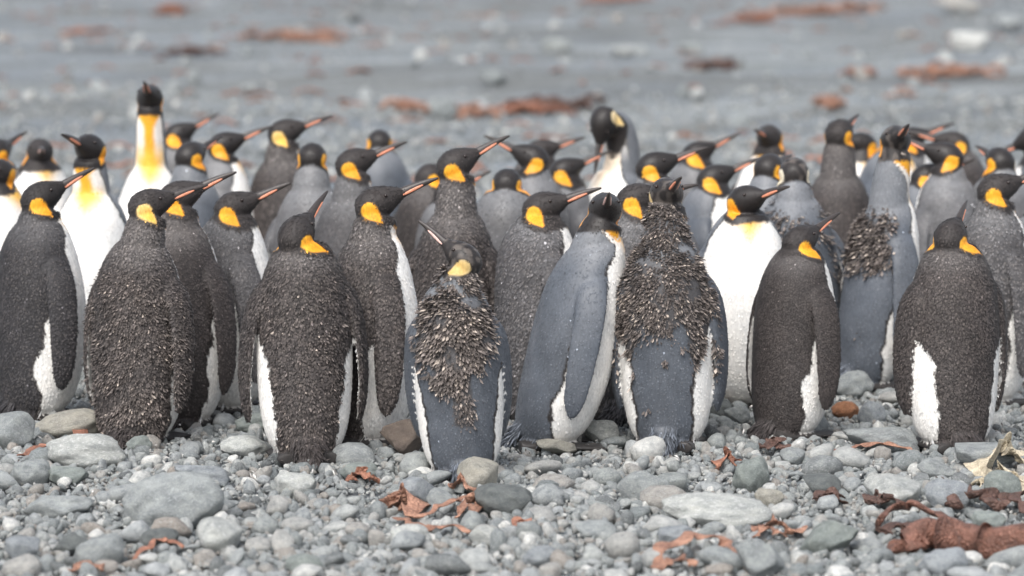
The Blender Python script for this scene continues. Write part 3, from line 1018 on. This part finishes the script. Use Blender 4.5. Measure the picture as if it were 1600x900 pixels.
    if 'cape' in b:      # old brown plumage above, new slate below (moulting birds)
        mk = b['cape'](U, phi) + 0.25 * nz3 + 0.12 * jit
        bk = mix(np.ones((nv, 1)) * BACKS['slate'][None] * tone, np.ones((nv, 1)) * BACKS['mix'][None], smooth(0.35, 0.65, mk))
    bk = bk * (1 + 0.16 * vnoise(U, 11, seed + 4) + 0.12 * vnoise(U, 27, seed + 5))[:, None]
    bk = mix(bk, NAPE[None], smooth(0.56, 0.65, z))
    tcol = mix(front, HOOD[None] * 1.2, smooth(-3.5, -1.0, edge))
    tcol = mix(tcol, bk, smooth(1.2, 3.5, edge))
    col = tcol.copy()
    # neck
    dd = ((P[:, None, :] - NC[None, :, :]) ** 2).sum(-1)
    k_ = dd.argmin(1)
    rel = P - NC[k_]
    un = u[k_]
    pn = np.degrees(np.arctan2(np.abs((rel * SD[k_]).sum(1)), (rel * FW[k_]).sum(1)))
    fz = smooth(0.555, 0.645, z) * (1 - 0.92 * smooth(0, 20, pn + 3 * jit - 10 - 40 * smooth(0.72, 0.95, un)))
    nfront = mix(WHITE[None] * np.ones((nv, 1)), np.array([0.80, 0.37, 0.025])[None], fz * b.get('bib', 1.0))
    # silver-yellow rim beside the hood
    nb = np.interp(un, [0, 0.5, 1.0], [78, 66, 64]) * (1 - 0.35 * min(1.0, abs(hy) / 1.6) * smooth(0.4, 0.8, un))
    e2 = pn + jit * 3 - nb
    ncol = mix(nfront, HOOD[None] * 1.6, smooth(-5, -1.5, e2) * 0.85)
    ncol = mix(ncol, np.ones((nv, 1)) * NAPE[None], smooth(1.5, 6, e2))
    isn = (part == 1)
    wn_ = np.where(isn, smooth(0.25, 0.60, un), 0.0)
    col = mix(col, ncol, wn_)
    # head
    Lh = (P - HC) @ RH / HS
    hx, hyv, hz = np.abs(Lh[:, 0]), Lh[:, 1], Lh[:, 2]
    hoodc = np.ones((nv, 1)) * HOOD[None] * (1.5 if kind in ('brown', 'mix') else 1.0)
    if b.get('shabby'):
        hoodc = mix(hoodc, np.array([0.11, 0.095, 0.085])[None], smooth(-0.1, 0.5, nz1) * 0.75)
    # the hood ends on a line from the back of the crown, behind the patch, to the throat
    line = np.interp(hyv, [-0.078, -0.056, -0.018, 0.045], [0.000, -0.040, -0.074, -0.088])
    dist = np.linalg.norm(Lh - np.array([0, -0.01, -0.02])[None], axis=1)
    close = (dist < 0.14) & (part < 3)
    hw = smooth(-0.006, 0.006, hz - line + 0.004 * jit) * close
    col = mix(col, ncol, np.where(part == 2, 1.0, 0.0))
    col = mix(col, hoodc, hw)
    ca, sa = math.cos(R(22)), math.sin(R(22))
    ey, ez = hyv + 0.030, hz + 0.013
    ry_, rz_ = ey * ca + ez * sa, -ey * sa + ez * ca
    wd_ = np.interp(rz_, [-0.052, -0.040, -0.028, -0.014, 0.0, 0.012, 0.024, 0.031], [0.002, 0.005, 0.0105, 0.0185, 0.0235, 0.0240, 0.0175, 0.003])
    pd = np.abs(ry_) - wd_ + 0.0010 * jit
    inr = (rz_ > -0.044) & (rz_ < 0.031) & (hx > 0.018) & close
    pf = smooth(0.0036, -0.0036, pd) * inr * b.get('patchf', 1.0)
    pc1, pc2 = b.get('patch', ((0.80, 0.29, 0.010), (0.84, 0.43, 0.035)))
    pcol = mix(np.ones((nv, 1)) * np.array(pc1)[None], np.array(pc2)[None], np.clip(smooth(-0.02, 0.028, rz_) * 0.6 + smooth(-0.010, 0.0, pd) * 0.5, 0, 1))
    col = mix(col, pcol, pf)
    # flippers: dark outside, white inside
    for sg, idp in ((1, 3), (-1, 4)):
        isf = part == idp
        outw = N[:, 0] * sg
        fcol = mix(np.ones((nv, 1)) * WHITE[None] * 0.9, BACK[None] * 1.05 if 'cape' not in b else BACKS['slate'][None], smooth(-0.75, -0.5, outw - 0.35 * N[:, 1] + 0.1 * jit))
        keep = smooth(0.54, 0.49, z)          # root melts into the shoulder
        col = mix(col, mix(bk, fcol, keep), np.where(isf, 1.0, 0.0))
    col = mix(col, np.array([0.035, 0.032, 0.031])[None], np.where(part == 5, 1.0, 0.0))
    col = mix(col, BACK[None] * 0.9, np.where(part == 6, 1.0, 0.0))
    col = np.clip(col, 0.004, 0.85)
    at_ = me.color_attributes.new('Col', 'FLOAT_COLOR', 'POINT')
    c4 = np.ones((nv, 4), np.float32); c4[:, :3] = col
    at_.data.foreach_set('color', c4.ravel())
    me.materials.clear(); me.materials.append(M_SLEEK if kind in ('slate', 'grey') else M_BODY)
    me.polygons.foreach_set('use_smooth', np.ones(len(me.polygons), bool))

    # ---- objects
    root = bpy.data.objects.new('king_penguin', None)
    COL.objects.link(root)
    root.empty_display_size = 0.1
    root.location = base + Vector((0, 0, -0.012))
    root.rotation_euler = (0, 0, yaw - math.pi / 2)
    root.scale = (sc, sc, sc)
    tag(root, b['label'], 'penguin', 'king penguins standing in a crowd on the shingle')
    body = link('body', me, root)
    hm = Matrix.Translation(Vector(HC)) @ Matrix(RH.tolist()).to_4x4() @ Matrix.Scale(HS, 4)
    bill = link('bill', ME_BILL, root); bill.matrix_local = hm
    for m_ in (ME_PLATE_P if b.get('pale_bill') else ME_PLATE):
        link('bill_plate', m_, bill)
    for sg in (-1, 1):
        e = link('eye', ME_EYE, root)
        e.matrix_local = hm @ Matrix.Translation((sg * 0.0385, 0.031, 0.010))

    # ---- feathers
    me.calc_loop_triangles()
    nt_ = len(me.loop_triangles)
    tri = np.empty(nt_ * 3, np.int32); me.loop_triangles.foreach_get('vertices', tri); tri = tri.reshape(-1, 3)
    A = 0.5 * np.linalg.norm(np.cross(P[tri[:, 1]] - P[tri[:, 0]], P[tri[:, 2]] - P[tri[:, 0]]), axis=1)
    lum = col.mean(1)
    def sample(mask, count):
        w = A * mask[tri].mean(1)
        if w.sum() <= 0: return None
        idx = r.choice(nt_, count, p=w / w.sum())
        bb = r.dirichlet((1, 1, 1), count)[:, :, None]
        t3 = tri[idx]
        Pp = (P[t3] * bb).sum(1); Nn = (N[t3] * bb).sum(1); Cc = (col[t3] * bb).sum(1)
        Nn /= np.linalg.norm(Nn, axis=1)[:, None]
        hd = np.where((part[t3[:, 0]] == 2), 1.0, 0.0)
        D = mix(np.array([0, 0, -1.0])[None] * np.ones((count, 1)), (-RH[:, 1])[None] + np.array([0, 0, -0.35])[None], hd)
        D = D + r.normal(0, 0.22, (count, 3))
        D = D - Nn * (D * Nn).sum(1)[:, None]
        D /= np.linalg.norm(D, axis=1)[:, None]
        return Pp, Nn, Cc, D, hd
    vs, ts, cs = [], [], []
    off = 0
    def addf(res):
        nonlocal off
        v_, t_, c_ = res
        vs.append(v_); ts.append(t_ + off); cs.append(c_); off += len(v_)
    darkm = smooth(0.45, 0.25, lum) * (part != 5) * (pf < 0.05)
    rough = b.get('rough', {'brown': 1.0, 'dark': 0.55, 'mix': 0.9, 'grey': 0.35, 'slate': 0.25}[kind])
    cnt = {3: 15000, 2: 9000, 1: 3200}[hero]
    if kind == 'slate': cnt = cnt // 4
    elif kind == 'grey': cnt = cnt // 2
    s_ = sample(darkm * (0.35 + 0.65 * (part != 2)), cnt)
    if s_:
        Pp, Nn, Cc, D, hd = s_
        k = len(Pp)
        big = rough * (1 - hd * 0.6)
        L = (0.008 + 0.003 * big) * r.uniform(0.7, 1.3, k)
        W = L * r.uniform(0.45, 0.7, k)
        lift = ((0.10 if kind != 'slate' else 0.03) + 0.28 * big * r.random(k) ** 1.5)
        br = np.exp(r.normal(0, 0.10 + 0.22 * big, k)) * np.where(r.random(k) < 0.004, 3.5, 1.0)
        Cf = Cc * br[:, None] + (np.array([0.030, 0.026, 0.023]) * (r.random(k) ** 3 * big * 2.2)[:, None])
        addf(feathers(Pp, Nn, D, L, W, lift, Cf, 1.0 + 0.7 * big * r.random(k)))
    # white fluff at the colour edge and on the breast
    s_ = sample(smooth(0.45, 0.6, lum) * (part == 0), 1400 if hero >= 2 else 400)
    if s_:
        Pp, Nn, Cc, D, hd = s_
        k = len(Pp)
        L = 0.011 * r.uniform(0.7, 1.3, k)
        addf(feathers(Pp, Nn, D, L, L * 0.5, np.full(k, 0.12), Cc * r.uniform(0.92, 1.03, k)[:, None], np.ones(k)))
    # ragged tail quills
    s_ = sample(((part == 6) | ((z < 0.06) & (phi > 110) & (part != 5))) * 1.0, 420 if hero >= 2 else 80)
    if s_:
        Pp, Nn, Cc, D, hd = s_
        k = len(Pp)
        D = D + np.array([0, -0.8, -0.2])[None]; D /= np.linalg.norm(D, axis=1)[:, None]
        Cf = Cc * r.uniform(0.7, 2.2, k)[:, None]
        addf(feathers(Pp, Nn, D, r.uniform(0.02, 0.05, k), r.uniform(0.003, 0.006, k), r.uniform(0.0, 0.3, k), Cf, np.ones(k) * 1.3))
    pl = link('plumage', mesh_np('plumage', np.vstack(vs), tris=np.vstack(ts), col=np.vstack(cs), smooth_shade=False, mat=M_FEATH), root)
    tag(pl, kind='stuff')
    # moulting tufts
    if 'tufts' in b:
        vs, ts, cs = [], [], []; off = 0
        for fn, count, ln in b['tufts']:
            mk = fn(U, phi) * darkm * (part != 2)
            mk = np.clip(mk * (0.55 + 0.9 * nz3 + 0.5 * nz1), 0, None)
            s_ = sample(mk, count)
            if not s_: continue
            Pp, Nn, Cc, D, hd = s_
            k = len(Pp)
            D = D + 0.45 * np.stack([vnoise(Pp, 70, 1.0), vnoise(Pp, 70, 4.0), vnoise(Pp, 70, 7.0)], -1) + r.normal(0, 0.25, (k, 3)); D -= Nn * (D * Nn).sum(1)[:, None] * 0.8
            D /= np.linalg.norm(D, axis=1)[:, None]
            L = ln * r.uniform(0.7, 1.7, k)
            base_c = np.array([0.115, 0.098, 0.090]) * np.exp(r.normal(0, 0.4, k))[:, None]
            pale = (r.random(k) < (0.05 if kind == 'brown' else 0.13))[:, None]
            base_c = np.where(pale, np.array([0.42, 0.36, 0.31]) * r.uniform(0.7, 1.2, k)[:, None], base_c)
            addf(feathers(Pp, Nn, D, L, L * r.uniform(0.22, 0.45, k), r.uniform(0.1, 0.7, k), base_c, r.uniform(0.8, 1.6, k), curl=0.9))
            s_ = sample(mk, int(count * 1.6))          # matted down under the loose tufts
            Pp, Nn, Cc, D, hd = s_
            k = len(Pp)
            D = D + r.normal(0, 0.5, (k, 3)); D /= np.linalg.norm(D, axis=1)[:, None]
            L = 0.009 * r.uniform(0.6, 1.4, k)
            addf(feathers(Pp, Nn, D, L, L * 0.45, r.uniform(0.2, 0.8, k), np.array([0.075, 0.064, 0.060]) * np.exp(r.normal(0, 0.35, k))[:, None], r.uniform(0.9, 1.8, k), curl=0.5))
        if vs:
            tf = link('moulting_tufts', mesh_np('moulting_tufts', np.vstack(vs), tris=np.vstack(ts), col=np.vstack(cs), smooth_shade=False, mat=M_FEATH), root)
            tag(tf, 'ragged brown and beige old feathers coming loose', kind='stuff')
    return root

def zband(a, b_, phimin=100):
    return lambda U, phi: smooth(a, a + 0.05, U[:, 2]) * smooth(b_, b_ - 0.05, U[:, 2]) * smooth(phimin, phimin + 20, phi)
def vcape(U, phi):      # V shape on the upper back
    return smooth(-0.03, 0.12, U[:, 2] - (0.29 + 1.5 * np.clip(np.abs(U[:, 0] + 0.02) - 0.045, 0, None))) * smooth(100, 120, phi)
def vtail(U, phi):
    return smooth(0.17, 0.22, U[:, 2]) * smooth(0.05, 0.02, np.abs(U[:, 0] - 0.01)) * smooth(100, 120, phi)
def hump(U, phi):
    return smooth(0.40, 0.54, U[:, 2]) * smooth(0.66, 0.56, U[:, 2]) * smooth(105, 150, phi)
def hang(U, phi):
    return smooth(0.33, 0.47, U[:, 2] + 0.12 * smooth(0.06, 0.11, np.abs(U[:, 0])) ) * smooth(95, 110, phi)
def flecks(U, phi):
    return smooth(0.12, 0.2, U[:, 2]) * (vnoise(U, 34, 2.2) > 0.75) * smooth(95, 110, phi)
def sides(U, phi):
    return smooth(0.10, 0.16, U[:, 2]) * smooth(95, 104, phi) * smooth(138, 120, phi)

PALEP = ((0.78, 0.42, 0.06), (0.80, 0.58, 0.24))
DULLP = ((0.70, 0.50, 0.20), (0.72, 0.60, 0.38))
BIRDS = [
    # ---------- front row, left to right
    dict(x=56, fy=652, top=272, yaw=40, hyaw=22, pitch=32, kind='dark', hero=2, flank=118, fr=(1, 0), label='dark backed penguin at the left edge, bill raised to the right'),
    dict(x=215, fy=690, top=286, yaw=68, hyaw=18, pitch=12, kind='brown', hero=3, patch=PALEP, flank=100, fr=(1, -6), s=1.0, hf=0.03,
         tufts=[(zband(0.00, 0.60, 95), 2800, 0.011), (zband(0.00, 0.24, 105), 800, 0.014)], label='shaggy mottled brown penguin with pale ear patch, second from left in front'),
    dict(x=282, fy=664, top=272, yaw=68, hyaw=5, pitch=18, kind='brown', hero=2, rough=0.5, label='dark brown penguin tucked right behind the shaggy mottled one'),
    dict(x=352, fy=642, top=288, yaw=28, hyaw=3, pitch=18, kind='mix', hero=2, fr=(3, 6), flank=138, rough=0.6, label='grey flecked penguin with bright ear patch and white breast turned right, left side'),
    dict(x=478, fy=716, top=322, yaw=98, hyaw=60, pitch=40, kind='brown', hero=3, flank=130, fl=(1, 4), tail=0.03, hf=-0.02,
         tufts=[(zband(0.02, 0.58, 105), 420, 0.011)], label='brown penguin with frayed tail, back to camera, white flank on its left'),
    dict(x=572, fy=692, top=279, yaw=27, hyaw=3, pitch=17, kind='brown', hero=3, flank=121, fr=(1, 0), label='brown penguin with raised bill behind the frayed tailed one, white breast strip'),
    dict(x=722, fy=742, top=364, yaw=92, hyaw=160, pitch=42, kind='slate', hero=3, n=0.045, hf=-0.02, shabby=True, pale_bill=True, patch=((0.62, 0.40, 0.11), (0.66, 0.50, 0.24)), patchf=0.9, flank=120, cape=lambda U, phi: np.maximum(vcape(U, phi), vtail(U, phi)),
         tufts=[(vcape, 2600, 0.019), (vtail, 320, 0.014)], fl=(-4, 14), fr=(-4, 14), label='moulting penguin in front with a ragged brown cape, head twisted to the left'),
    dict(x=858, fy=698, top=291, yaw=14, hyaw=-88, pitch=24, kind='slate', hero=3, lean=0.15, flank=104, fr=(0, 4), pale_bill=True, fat=0.98, label='sleek slate penguin leaning right, facing camera with gold rimmed chin'),
    dict(x=1043, fy=698, top=266, yaw=80, hyaw=-80, pitch=24, kind='slate', hero=3, shabby=True, patch=DULLP, flank=132, cape=hang, tail=0.01,
         tufts=[(hang, 3600, 0.012), (flecks, 320, 0.017), (sides, 480, 0.015)], fr=(-2, 5), fl=(-2, 5), label='moulting penguin with mottled brown upper back, slate lower back and short tail'),
    dict(x=1230, fy=682, top=341, yaw=40, hyaw=38, pitch=20, kind='brown', hero=3, rough=0.35, flank=112, fr=(2, 2), label='smooth brown hunched penguin with large white flank patch, right of centre'),
    dict(x=1352, fy=606, top=186, yaw=30, fat=0.9, hyaw=-84, pitch=24, kind='slate', hero=3, lean=0.09, shabby=True, flank=100, cape=hump, fr=(5, 2),
         tufts=[(hump, 1900, 0.019), (flecks, 50, 0.016)], label='tall slate moulting penguin with tufted shoulder and stretched neck, on the right'),
    dict(x=1488, fy=700, top=330, yaw=104, hyaw=66, pitch=34, kind='brown', hero=3, flank=136, rough=0.7, fl=(-3, 6), fr=(-2, 4), hf=-0.01, label='speckled dark brown penguin, back to camera, front right'),
    dict(x=1538, fy=632, top=261, yaw=36, hyaw=5, pitch=15, kind='mix', hero=2, flank=105, label='grey mottled penguin right behind the speckled dark brown one'),
    dict(x=1612, fy=600, top=288, yaw=-62, hyaw=-10, pitch=18, kind='grey', hero=1, label='white breasted penguin cut off by the right edge'),
    # ---------- second row and behind
    dict(x=146, fy=580, top=198, yaw=-96, hyaw=-112, pitch=20, kind='slate', hero=2, fl=(6, 0), fr=(5, 0), label='white breasted penguin facing camera behind the leftmost dark one, bill to upper left'),
    dict(x=236, fy=512, top=121, yaw=-88, hyaw=-90, pitch=26, kind='slate', hero=2, fat=0.95, label='tallest penguin, neck stretched up, yellow throat, facing camera on the left'),
    dict(x=66, fy=505, top=208, yaw=-62, hyaw=-78, pitch=8, kind='mix', hero=1, pale_bill=True, rough=0.6, label='penguin facing camera with dull pinkish bill, near the left edge'),
    dict(x=-18, fy=505, top=208, yaw=-15, hyaw=60, pitch=15, kind='slate', hero=1, label='white shouldered penguin at the very left edge, upper one'),
    dict(x=-6, fy=570, top=240, yaw=-20, hyaw=-120, pitch=5, kind='grey', hero=1, label='grey necked penguin cut off by the left edge, lower one'),
    dict(x=268, fy=452, top=182, yaw=20, hyaw=2, pitch=32, kind='grey', hero=1, label='penguin peeking out behind the tallest one, bill up to the right'),
    dict(x=296, fy=548, top=213, yaw=72, hyaw=58, pitch=12, kind='slate', hero=1, label='slate headed penguin facing away between the tallest and grey flecked ones'),
    dict(x=338, fy=505, top=197, yaw=12, hyaw=3, pitch=26, kind='grey', hero=1, label='penguin with long raised bill and white breast, above the grey flecked one'),
    dict(x=438, fy=500, top=178, yaw=48, hyaw=2, pitch=24, kind='brown', hero=2, patch=PALEP, label='brown penguin with large pale ear patch and raised bill, upper left of centre'),
    dict(x=484, fy=566, top=218, yaw=80, hyaw=86, pitch=6, kind='grey', hero=2, label='grey backed penguin seen from behind, both ear patches showing, left of centre'),
    dict(x=545, fy=590, top=222, yaw=58, hyaw=8, pitch=16, kind='mix', hero=2, rough=0.4, label='slate brown penguin with orange ear patch, above the raised bill of the front brown one'),
    dict(x=590, fy=478, top=197, yaw=75, hyaw=95, pitch=8, kind='slate', hero=1, label='black headed penguin looking away in the back row, left of centre'),
    dict(x=664, fy=540, top=249, yaw=70, hyaw=40, pitch=5, kind='brown', hero=1, label='low brown headed penguin mostly hidden left of the bill crossing pair'),
    dict(x=706, fy=632, top=220, yaw=78, hyaw=10, pitch=32, kind='brown', hero=2, label='brown penguin whose raised bill meets the left facing one, centre'),
    dict(x=692, fy=545, top=272, yaw=40, hyaw=3, pitch=32, kind='grey', hero=1, n=-0.02, label='penguin hidden behind the bill crossing brown one, only its bill and breast showing'),
    dict(x=788, fy=582, top=258, yaw=86, hyaw=82, pitch=6, kind='grey', hero=2, flank=100, label='grey penguin from behind with two ear patches and white shoulder, centre'),
    dict(x=842, fy=540, top=216, yaw=140, hyaw=174, pitch=30, kind='grey', hero=2, label='penguin facing left with its bill meeting the brown one, centre'),
    dict(x=830, fy=478, top=210, yaw=30, hyaw=4, pitch=22, kind='brown', hero=1, label='back row penguin bill right, behind the left facing one'),
    dict(x=866, fy=528, top=237, yaw=50, hyaw=5, pitch=28, kind='grey', hero=1, label='penguin with pointed raised bill right of the left facing one'),
    dict(x=836, fy=648, top=290, yaw=26, hyaw=-8, pitch=14, kind='mix', hero=2, flank=100, label='mottled penguin behind the sleek leaning one, with ragged white breast edge'),
    dict(x=962, fy=520, top=166, yaw=-140, hyaw=-128, pitch=-70, kind='slate', hero=2, n=0.16, lean=0.0, patch=DULLP, hf=0.0, bib=0.35, attach=(0, 0.045, 0.862), ctrl=[(0, -0.035, 0.72), (0, -0.012, 0.835)], label='preening penguin with arched slate neck and bill tucked to breast, back row'),
    dict(x=1012, fy=582, top=228, yaw=60, hyaw=5, pitch=14, kind='grey', hero=2, label='penguin with bright ear patch below the preening one'),
    dict(x=985, fy=652, top=278, yaw=66, hyaw=5, pitch=8, kind='mix', hero=2, label='dark headed penguin between sleek leaning one and brown mottled moulting one'),
    dict(x=1078, fy=490, top=212, yaw=30, hyaw=4, pitch=20, kind='grey', hero=1, label='back row penguin with long bill to the right, right of the preening one'),
    dict(x=1096, fy=550, top=247, yaw=-12, hyaw=4, pitch=28, kind='slate', hero=1, label='penguin with white breast squeezed behind the brown mottled moulting one'),
    dict(x=1152, fy=634, top=277, yaw=-84, hyaw=-48, pitch=22, kind='slate', hero=2, fr=(2, 0), fl=(2, 0), label='big white breasted penguin facing camera with yellow throat, right of centre'),
    dict(x=1200, fy=486, top=186, yaw=-105, hyaw=-112, pitch=14, kind='brown', hero=1, rough=0.5, label='brown headed penguin facing camera in the back row, right of centre'),
    dict(x=1190, fy=570, top=233, yaw=62, hyaw=62, pitch=4, kind='slate', hero=1, flank=95, label='slate penguin from behind above the white breasted one'),
    dict(x=1252, fy=596, top=240, yaw=88, hyaw=92, pitch=8, kind='slate', hero=2, shabby=True, patch=((0.74, 0.64, 0.44), (0.76, 0.70, 0.56)), flank=98,
         tufts=[(zband(0.50, 0.64, 90), 160, 0.022), (sides, 160, 0.018)], label='moulting slate penguin from behind with cream ear patches'),
    dict(x=1302, fy=535, top=178, yaw=72, hyaw=62, pitch=22, kind='brown', hero=2, rough=0.7, label='tall brown penguin from behind, bill pointing up, right of centre'),
    dict(x=1334, fy=470, top=198, yaw=-80, hyaw=-150, pitch=16, kind='slate', hero=1, label='back row penguin facing left with orange bill, behind the tall brown one'),
    dict(x=1376, fy=478, top=198, yaw=-30, hyaw=70, pitch=8, kind='slate', hero=1, label='penguin half hidden left of the tall moulting neck, ear patch showing'),
    dict(x=1402, fy=462, top=190, yaw=20, hyaw=5, pitch=24, kind='grey', hero=1, label='penguin behind the tall moulting one, only raised bill showing'),
    dict(x=1428, fy=540, top=246, yaw=-5, hyaw=8, pitch=14, kind='slate', hero=1, label='white breasted penguin just right of the tall moulting neck'),
    dict(x=1488, fy=545, top=213, yaw=120, hyaw=172, pitch=26, kind='grey', hero=2, label='penguin facing left with dark raised bill, upper right'),
    dict(x=1502, fy=470, top=198, yaw=140, hyaw=176, pitch=16, kind='brown', hero=1, label='back row dark head just behind the left facing penguin, upper right'),
    dict(x=1560, fy=545, top=223, yaw=95, hyaw=108, pitch=14, kind='grey', hero=1, label='penguin from behind with two ear patches near the right edge'),
    dict(x=1628, fy=490, top=190, yaw=140, hyaw=172, pitch=-20, kind='slate', hero=1, label='penguin cut off by the right edge, only its bill tip in view'),
]
for i_, b_ in enumerate(BIRDS):
    b_['i'] = i_
    make_penguin(b_)
bpy.data.objects.remove(tmp)

# feathers shed on the shingle around the birds
n_ = 900
y_ = rng.uniform(9.0, 11.6, n_); x_ = (rng.random(n_) * 2 - 1) * 0.172 * y_
P_ = np.stack([x_, y_, ground_z(x_, y_) + rng.uniform(0.012, 0.03, n_)], -1)
N_ = np.stack([rng.normal(0, 0.4, n_), rng.normal(0, 0.4, n_), np.ones(n_)], -1); N_ /= np.linalg.norm(N_, axis=1)[:, None]
D_ = rng.normal(0, 1, (n_, 3)); D_ -= N_ * (D_ * N_).sum(1)[:, None]; D_ /= np.linalg.norm(D_, axis=1)[:, None]
C_ = np.where((rng.random(n_) < 0.45)[:, None], np.array([0.62, 0.60, 0.57]), np.array([0.10, 0.085, 0.078])) * rng.uniform(0.7, 1.2, n_)[:, None]
v_, t_, c_ = feathers(P_, N_, D_, rng.uniform(0.010, 0.024, n_), rng.uniform(0.003, 0.007, n_), rng.uniform(0, 0.5, n_), C_, np.ones(n_) * 1.2)
sf = link('shed_feathers', mesh_np('shed_feathers', v_, tris=t_, col=c_, smooth_shade=False, mat=M_FEATH))
tag(sf, 'small white and brown feathers shed over the shingle', 'feathers', kind='stuff')
